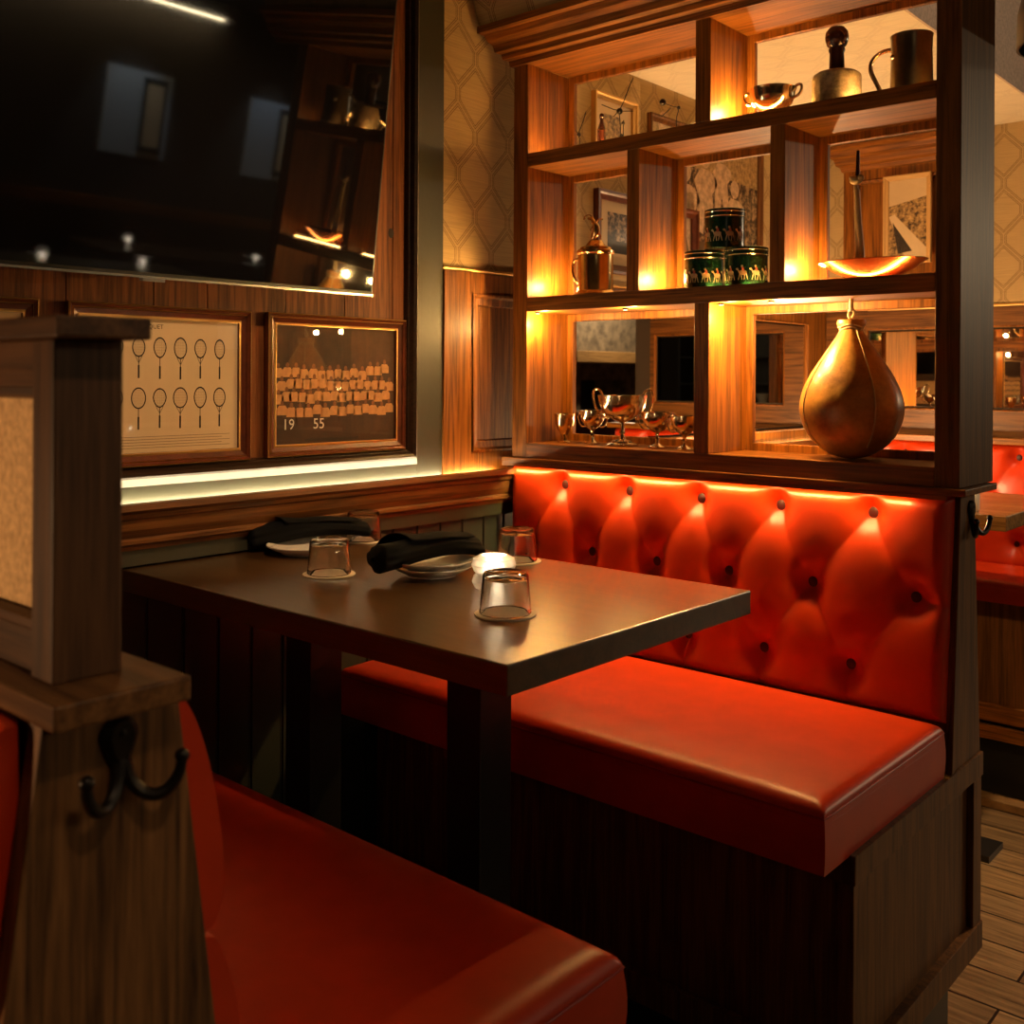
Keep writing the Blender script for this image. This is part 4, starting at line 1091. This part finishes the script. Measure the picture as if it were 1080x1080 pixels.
# ------------------------------------------------------------------ further booth: bench and table
B2 = thing('booth_bench', (-1.5, 4.0, ZF), 'red tufted bench along the end wall of the further booth', 'bench')
btn2 = [(x, .88) for x in (-1.84, -1.62, -1.40, -1.18)] + [(x, .71) for x in (-1.73, -1.51, -1.29, -1.07)] + [(x, .55) for x in (-1.84, -1.62, -1.40, -1.18)]
tufted('backrest', -1.98, -.98, .452, .930, 4.32, 4.28, btn2, B2, step=.012)
cushion('seat_cushion', -1.99, -.96, 3.86, 4.27, .40, .470, B2, pipe=False)
MB().box(-1.98, -.97, 3.90, 4.36, .03, .40).build('base', NZ, B2)
mb = MB().box(-1.98, -.96, 3.88, 3.90, -.025, .034).box(-1.98, -.96, 3.885, 3.90, -.09, -.04); mb.build('base_rail', WX, B2, bevel=.002)
MB().box(-1.98, -1.0, 3.95, 4.36, ZF, .03).build('toe_kick', BLACK, B2)
MB().box(-1.99, -.95, 4.27, 4.36, .93, .955).build('cap_board', WX, B2, bevel=.002)
MB().box(-2.0, -.80, 3.80, 3.86, ZF, ZF + .03).build('foot_rail', plain('tan_oak', (.26, .14, .05), .5, var=.3, vscale=20), B2, bevel=.003)
T2 = thing('dining_table', (-1.5, 3.7, ZF), 'wooden high table of the further booth, corner visible right of the divider', 'table')
MB().box(-2.0, -.924, 3.245, 3.92, .735, .78).build('tabletop', wood('honey_table', (.10, .045, .014), (.30, .155, .05), 'X', rough=.25), T2, bevel=.003)
MB().box(-1.62, -1.45, 3.50, 3.66, ZF + .02, .735).build('pedestal', BLACK, T2)
MB().box(-1.75, -1.0, 3.36, 3.50, ZF, ZF + .02).build('foot_plate', BLACK, T2)
tag(MB().lathe([(.0005, .7805), (.026, .7805), (.029, .786), (.029, .845), (.024, .858), (.012, .868), (.0005, .870)], (-1.05, 3.32, 0), 28).build('condiment_pot', PLATE), 'small white pot on the further table, behind the far coat hook', 'pot')
# lamp shade high at the top right
Lm = thing('pendant_lamp', (-.60, 2.64, 1.95), 'dark round pendant lamp shade hanging at the top right corner', 'lamp')
MB().lathe([(.02, 2.24), (.05, 2.22), (.10, 2.15), (.128, 2.03), (.130, 1.95), (.124, 1.95), (.120, 2.03), (.095, 2.14), (.02, 2.22)], (-.60, 2.64, 0), 40, cap=False).build('shade', BLACK, Lm)
MB().tube([(-.60, 2.64, 2.23), (-.60, 2.64, 2.95)], .004, 8).build('cord', BLACK, Lm)

# ------------------------------------------------------------------ dining room seen only in mirrors, glass and the television
FP = thing('fireplace', (4.6, 11.6, ZF), 'stone fireplace with timber mantel seen in the mirror behind the goblets', 'fireplace')
MB().box(4.35, 5.04, 10.3, 10.95, ZF, 2.6).box(4.35, 5.04, 12.0, 12.9, ZF, 2.6).box(4.35, 5.04, 10.95, 12.0, 1.15, 2.6).box(4.9, 5.04, 10.95, 12.0, ZF, 1.15, 1).build('chimney_breast', [plain('rubble_stone', (.10, .08, .055), .9, bump=1., bscale=14, var=.7, vscale=7), BLACK], FP)
MB().box(4.1, 4.35, 10.55, 12.75, 1.38, 1.53).build('mantel', wood('mantel_timber', (.12, .07, .025), (.30, .18, .07), 'Y', rough=.6), FP, bevel=.008)
for i, yy_ in enumerate((9.2, 10.9, 12.6)):
    b = thing('dining_bench', (3.4, yy_, ZF), 'burgundy bench of the main room reflected in the mirror behind the goblets', 'bench', 'burgundy benches in the mirror')
    MB().box(3.1, 3.3, yy_ - .75, yy_ + .75, .2, .78).build('backrest', BURG, b, bevel=.04)
    MB().box(3.3, 3.8, yy_ - .75, yy_ + .75, .05, .18).build('seat', BURG, b, bevel=.03)
    MB().box(3.12, 3.75, yy_ - .7, yy_ + .7, ZF, .05).build('base', NZ, b)
    MB().box(3.08, 3.32, yy_ - .76, yy_ + .76, .78, .80).build('cap_board', WY, b)
# server station with dishes
SS = thing('dish_shelves', (2.6, -3.2, ZF), 'dark server station with plates on open shelves reflected beside the speed bag', 'shelving')
MB().box(1.2, 1.24, -3.4, -3.0, ZF, 2.2).box(3.4, 3.44, -3.4, -3.0, ZF, 2.2).box(1.2, 3.44, -3.42, -3.40, ZF, 2.2).build('carcass', BLACK, SS)
for z in (.35, .60, .85, 1.1, 1.45): MB().box(1.24, 3.4, -3.4, -3.0, z, z + .02).build('shelf', BLACK, SS)
k = 0
for z in (.37, .62, .87):
    for i in range(9):
        x = 1.4 + i * .225; hh = .05 + .07 * ((i * 7 + k) % 3) / 2; k += 1
        tag(MB().lathe([(.0005, z), (.05, z), (.085, z + hh), (.083, z + hh), (.05, z + .01), (.0005, z + .008)], (x, -3.2, 0), 20, cap=False).build('bowl', PLATE), 'white bowl on the dark server station shelves', 'bowl', 'white bowls on the server station')
for i in range(2):
    y0 = (4.75, 6.2)[i]
    t = thing('lit_wall_picture', (5.04, y0, 1.5), ('pale framed picture on the dining room wall, nearer of the two reflected in the television', 'pale framed picture on the dining room wall, further of the two reflected in the television')[i], 'picture')
    mb = MB().box(5.03, 5.05, y0 - .32, y0 + .30, 1.45, 2.2); mb.build('panel', plain('pale_blue_panel%d' % i, (.45, .50, .55), .7), t)
    mb = MB().box(5.01, 5.03, y0 + .02, y0 + .24, 1.5, 2.15); mb.build('frame', BLACK, t)
    mb = MB().box(5.005, 5.01, y0 + .05, y0 + .21, 1.55, 2.10); mb.build('print', PAPER, t)
    light('picture_spot', 'SPOT', (4.5, y0 - .1, 2.85), 42, (.75, .88, 1), .05, rot=(0, math.radians(-22), 0), spot=55)
# wood pillar with led shelf and high rail opposite the television
MB_ = MB().box(4.4, 4.9, 6.5, 7.1, ZF, 2.95); tag(MB_.build('timber_pillar', WZ), 'oak clad pillar across the dining room reflected at the right of the television', 'pillar')
ledstrip('led_strip', 4.37, 4.40, 6.3, 7.2, 1.05, 'led strip on the far pillar, reflected in the television')
struct(MB().box(4.98, 5.05, -2, 9.8, .95, 1.05).build('trim_9', WY))
struct(MB().box(4.86, 5.0, .9, 5.5, 2.804, 2.95).build('trim_10', DARKWALL))
ledstrip('led_strip', 4.90, 4.94, 1.0, 5.4, 2.80, 'ceiling led strip across the dining room, reflected in the television')
for i, (x, y, z) in enumerate([(2.5, 2.9, .78), (2.6, 3.62, .78), (3.9, 4.2, .78), (3.6, 5.2, .78)]):
    q = thing('candle_holder', (x, y, .78), 'tealight on a dining room table reflected in the television', 'candle', 'tealights across the dining room')
    MB().lathe([(.02, z), (.032, z + .03), (.030, z + .06), (.028, z + .06), (.02, z + .01)], (x, y, 0), 20, cap=False).build('glass_bowl', FROST, q)
    MB().ball((x, y, z + .04), .012, n=10).build('flame', emit('tealight%d' % i, (1, .85, .65), 160.), q)
for i, (x, y, lab) in enumerate([(2.5, 3.2, 'dark high table of the dining room, nearer to the divider'), (3.75, 4.6, 'dark high table of the dining room, before the wall pictures')]):
    t = thing('dining_table', (x, y, ZF), lab, 'table')
    MB().box(x - .35, x + .35, y - .8, y + .8, .74, .78).build('tabletop', TABLE, t, bevel=.003)
    MB().box(x - .05, x + .05, y - .05, y + .05, ZF + .02, .74).build('pedestal', BLACK, t)
    MB().box(x - .25, x + .25, y - .25, y + .25, ZF, ZF + .02).build('foot_plate', BLACK, t)

# ------------------------------------------------------------------ lights
WARM = (1, .62, .28)
def spot(x, y, z, tx, ty, tz, power, col, ang, rad=.03, blend=.5, name='ceiling_spot'):
    d = Vector((tx - x, ty - y, tz - z)); q = d.to_track_quat('-Z', 'Y').to_euler()
    return light(name, 'SPOT', (x, y, z), power, col, rad, rot=q, spot=ang, blend=blend)
def downlight(x, y, z, lab):
    t = thing('downlight', (x, y, z - .03), lab, 'lamp')
    MB().lathe([(.035, z), (.035, z - .03), (.042, z - .03), (.042, z)], (x, y, 0), 28, cap=False).build('ring', BLACK, t)
spot(-1.15, 1.90, 2.88, -1.12, 1.88, .47, 520, (1, .78, .34), 29, .02, .9)  # added spot, brightens the seat of the tufted bench
downlight(-1.15, 1.90, 2.95, 'added recessed downlight brightening the tufted bench')
spot(-1.55, 1.55, 2.88, -1.50, 1.50, .78, 55, (1, .60, .24), 26, .04)
downlight(-1.55, 1.55, 2.95, 'small recessed downlight above the near table')
spot(-1.50, 1.93, 2.88, -2.04, 2.03, 1.85, 320, (1, .66, .32), 50, .02)
downlight(-1.50, 1.93, 2.95, 'small recessed downlight aimed at the wallpaper strip')
spot(-.35, .95, 2.88, -2.04, 1.45, 1.15, 120, (1, .60, .30), 26, .04)  # added spot, lights the framed pictures under the television
downlight(-.35, .95, 2.95, 'added recessed downlight brightening the framed pictures on the planks')
T0 = thing('dining_table', (-1.5, -.6, ZF), 'dark high table of the booth behind the privacy screen', 'table')  # unseen table, added to carry the fill lantern
MB().box(XW + .012, -.958, -.95, -.25, .735, TZ).build('tabletop', TABLE, T0, bevel=.0025)
MB().box(-1.55, -1.45, -.65, -.55, ZF + .012, .735).build('leg', BLACK, T0)
MB().box(-1.75, -1.25, -.75, -.45, ZF, ZF + .012).build('foot_plate', BLACK, T0)
L0 = thing('added_lantern', (-1.25, -.42, TZ), 'small added fill lantern on the unseen table behind the privacy screen', 'lamp')  # added lamp out of view, lights the cream woven panel
MB().lathe([(.035, TZ), (.035, TZ + .01), (.0005, TZ + .01)], (-1.25, -.42, 0), 24).build('base', BRASS, L0)
MB().lathe([(.030, TZ + .01), (.032, TZ + .20), (.030, TZ + .20), (.028, TZ + .01)], (-1.25, -.42, 0), 24, cap=False).build('glass_bowl', PGLASS, L0)
light('lantern_fill', 'POINT', (-1.25, -.42, TZ + .15), 18, (1, .58, .27), .02)
spot(.5, .25, 2.6, -.75, .36, .90, 28, (1, .68, .40), 24, .08)  # added spot, lifts the near end panel
downlight(.5, .25, 2.95, 'added recessed downlight brightening the near bench end panel')
# further booth
Ln = thing('added_lantern', (-1.75, 3.55, TZ), 'small added fill lantern on the further table, seen only in the mirrors', 'lamp')  # added lamp, uplights the soffit and wallpaper of this booth
MB().lathe([(.035, TZ), (.035, TZ + .01), (.0005, TZ + .01)], (-1.75, 3.55, 0), 24).build('base', BRASS, Ln)
MB().lathe([(.030, TZ + .01), (.032, TZ + .10), (.030, TZ + .10), (.028, TZ + .01)], (-1.75, 3.55, 0), 24, cap=False).build('glass_bowl', PGLASS, Ln)
light('lantern_fill', 'POINT', (-1.75, 3.55, TZ + .075), 55, (1, .60, .28), .02)
spot(-.5, 3.4, 2.88, -.95, 3.5, .0, 150, (1, .66, .36), 56, .05)
spot(.3, 2.9, 2.88, -1.09, 3.3, 2.5, 22, (1, .70, .45), 60, .05)  # added spot, lifts the soffit fascia
downlight(-.5, 3.4, 2.95, 'small recessed downlight over the aisle beyond the divider')
downlight(.3, 2.9, 2.95, 'added recessed downlight brightening the fascia above the further booth')
# added point lights without fixtures, filling the dining room
for x, y, pw_ in ((2.6, 2.5, 5), (3.6, 11.2, 260), (2.3, -2.2, 3.5), (.6, 5.5, 3)):
    light('room_fill', 'POINT', (x, y, 2.6), pw_, (1, .72, .42), .06)

w = D.worlds.new('world'); bpy.context.scene.world = w; w.use_nodes = True
w.node_tree.nodes['Background'].inputs[0].default_value = (.9, .8, .7, 1)
w.node_tree.nodes['Background'].inputs[1].default_value = .02

# ------------------------------------------------------------------ camera
A = math.radians(41.31); ROLL = .0055
cam = D.cameras.new('camera'); co = D.objects.new('camera', cam); COL.objects.link(co)
f = Vector((-math.sin(A), math.cos(A), 0)); r = Vector((math.cos(A), math.sin(A), 0)); u = Vector((0, 0, 1))
cr, sr = math.cos(ROLL), math.sin(ROLL)
xr = r * cr + u * sr; yu = u * cr - r * sr
co.matrix_world = Matrix(((xr.x, yu.x, -f.x, 0), (xr.y, yu.y, -f.y, 0), (xr.z, yu.z, -f.z, 1.18), (0, 0, 0, 1)))
cam.lens = 1098 / 1080 * 36; cam.sensor_width = 36; cam.shift_y = -(540 - 398) / 1080
cam.dof.use_dof = True; cam.dof.focus_distance = 2.3; cam.dof.aperture_fstop = 8.
cam.clip_start = .02
sc = bpy.context.scene; sc.camera = co
sc.view_settings.view_transform = 'Standard'; sc.view_settings.look = 'None'
sc.view_settings.exposure = 0.; sc.view_settings.gamma = 1.; sc.view_settings.use_curve_mapping = False
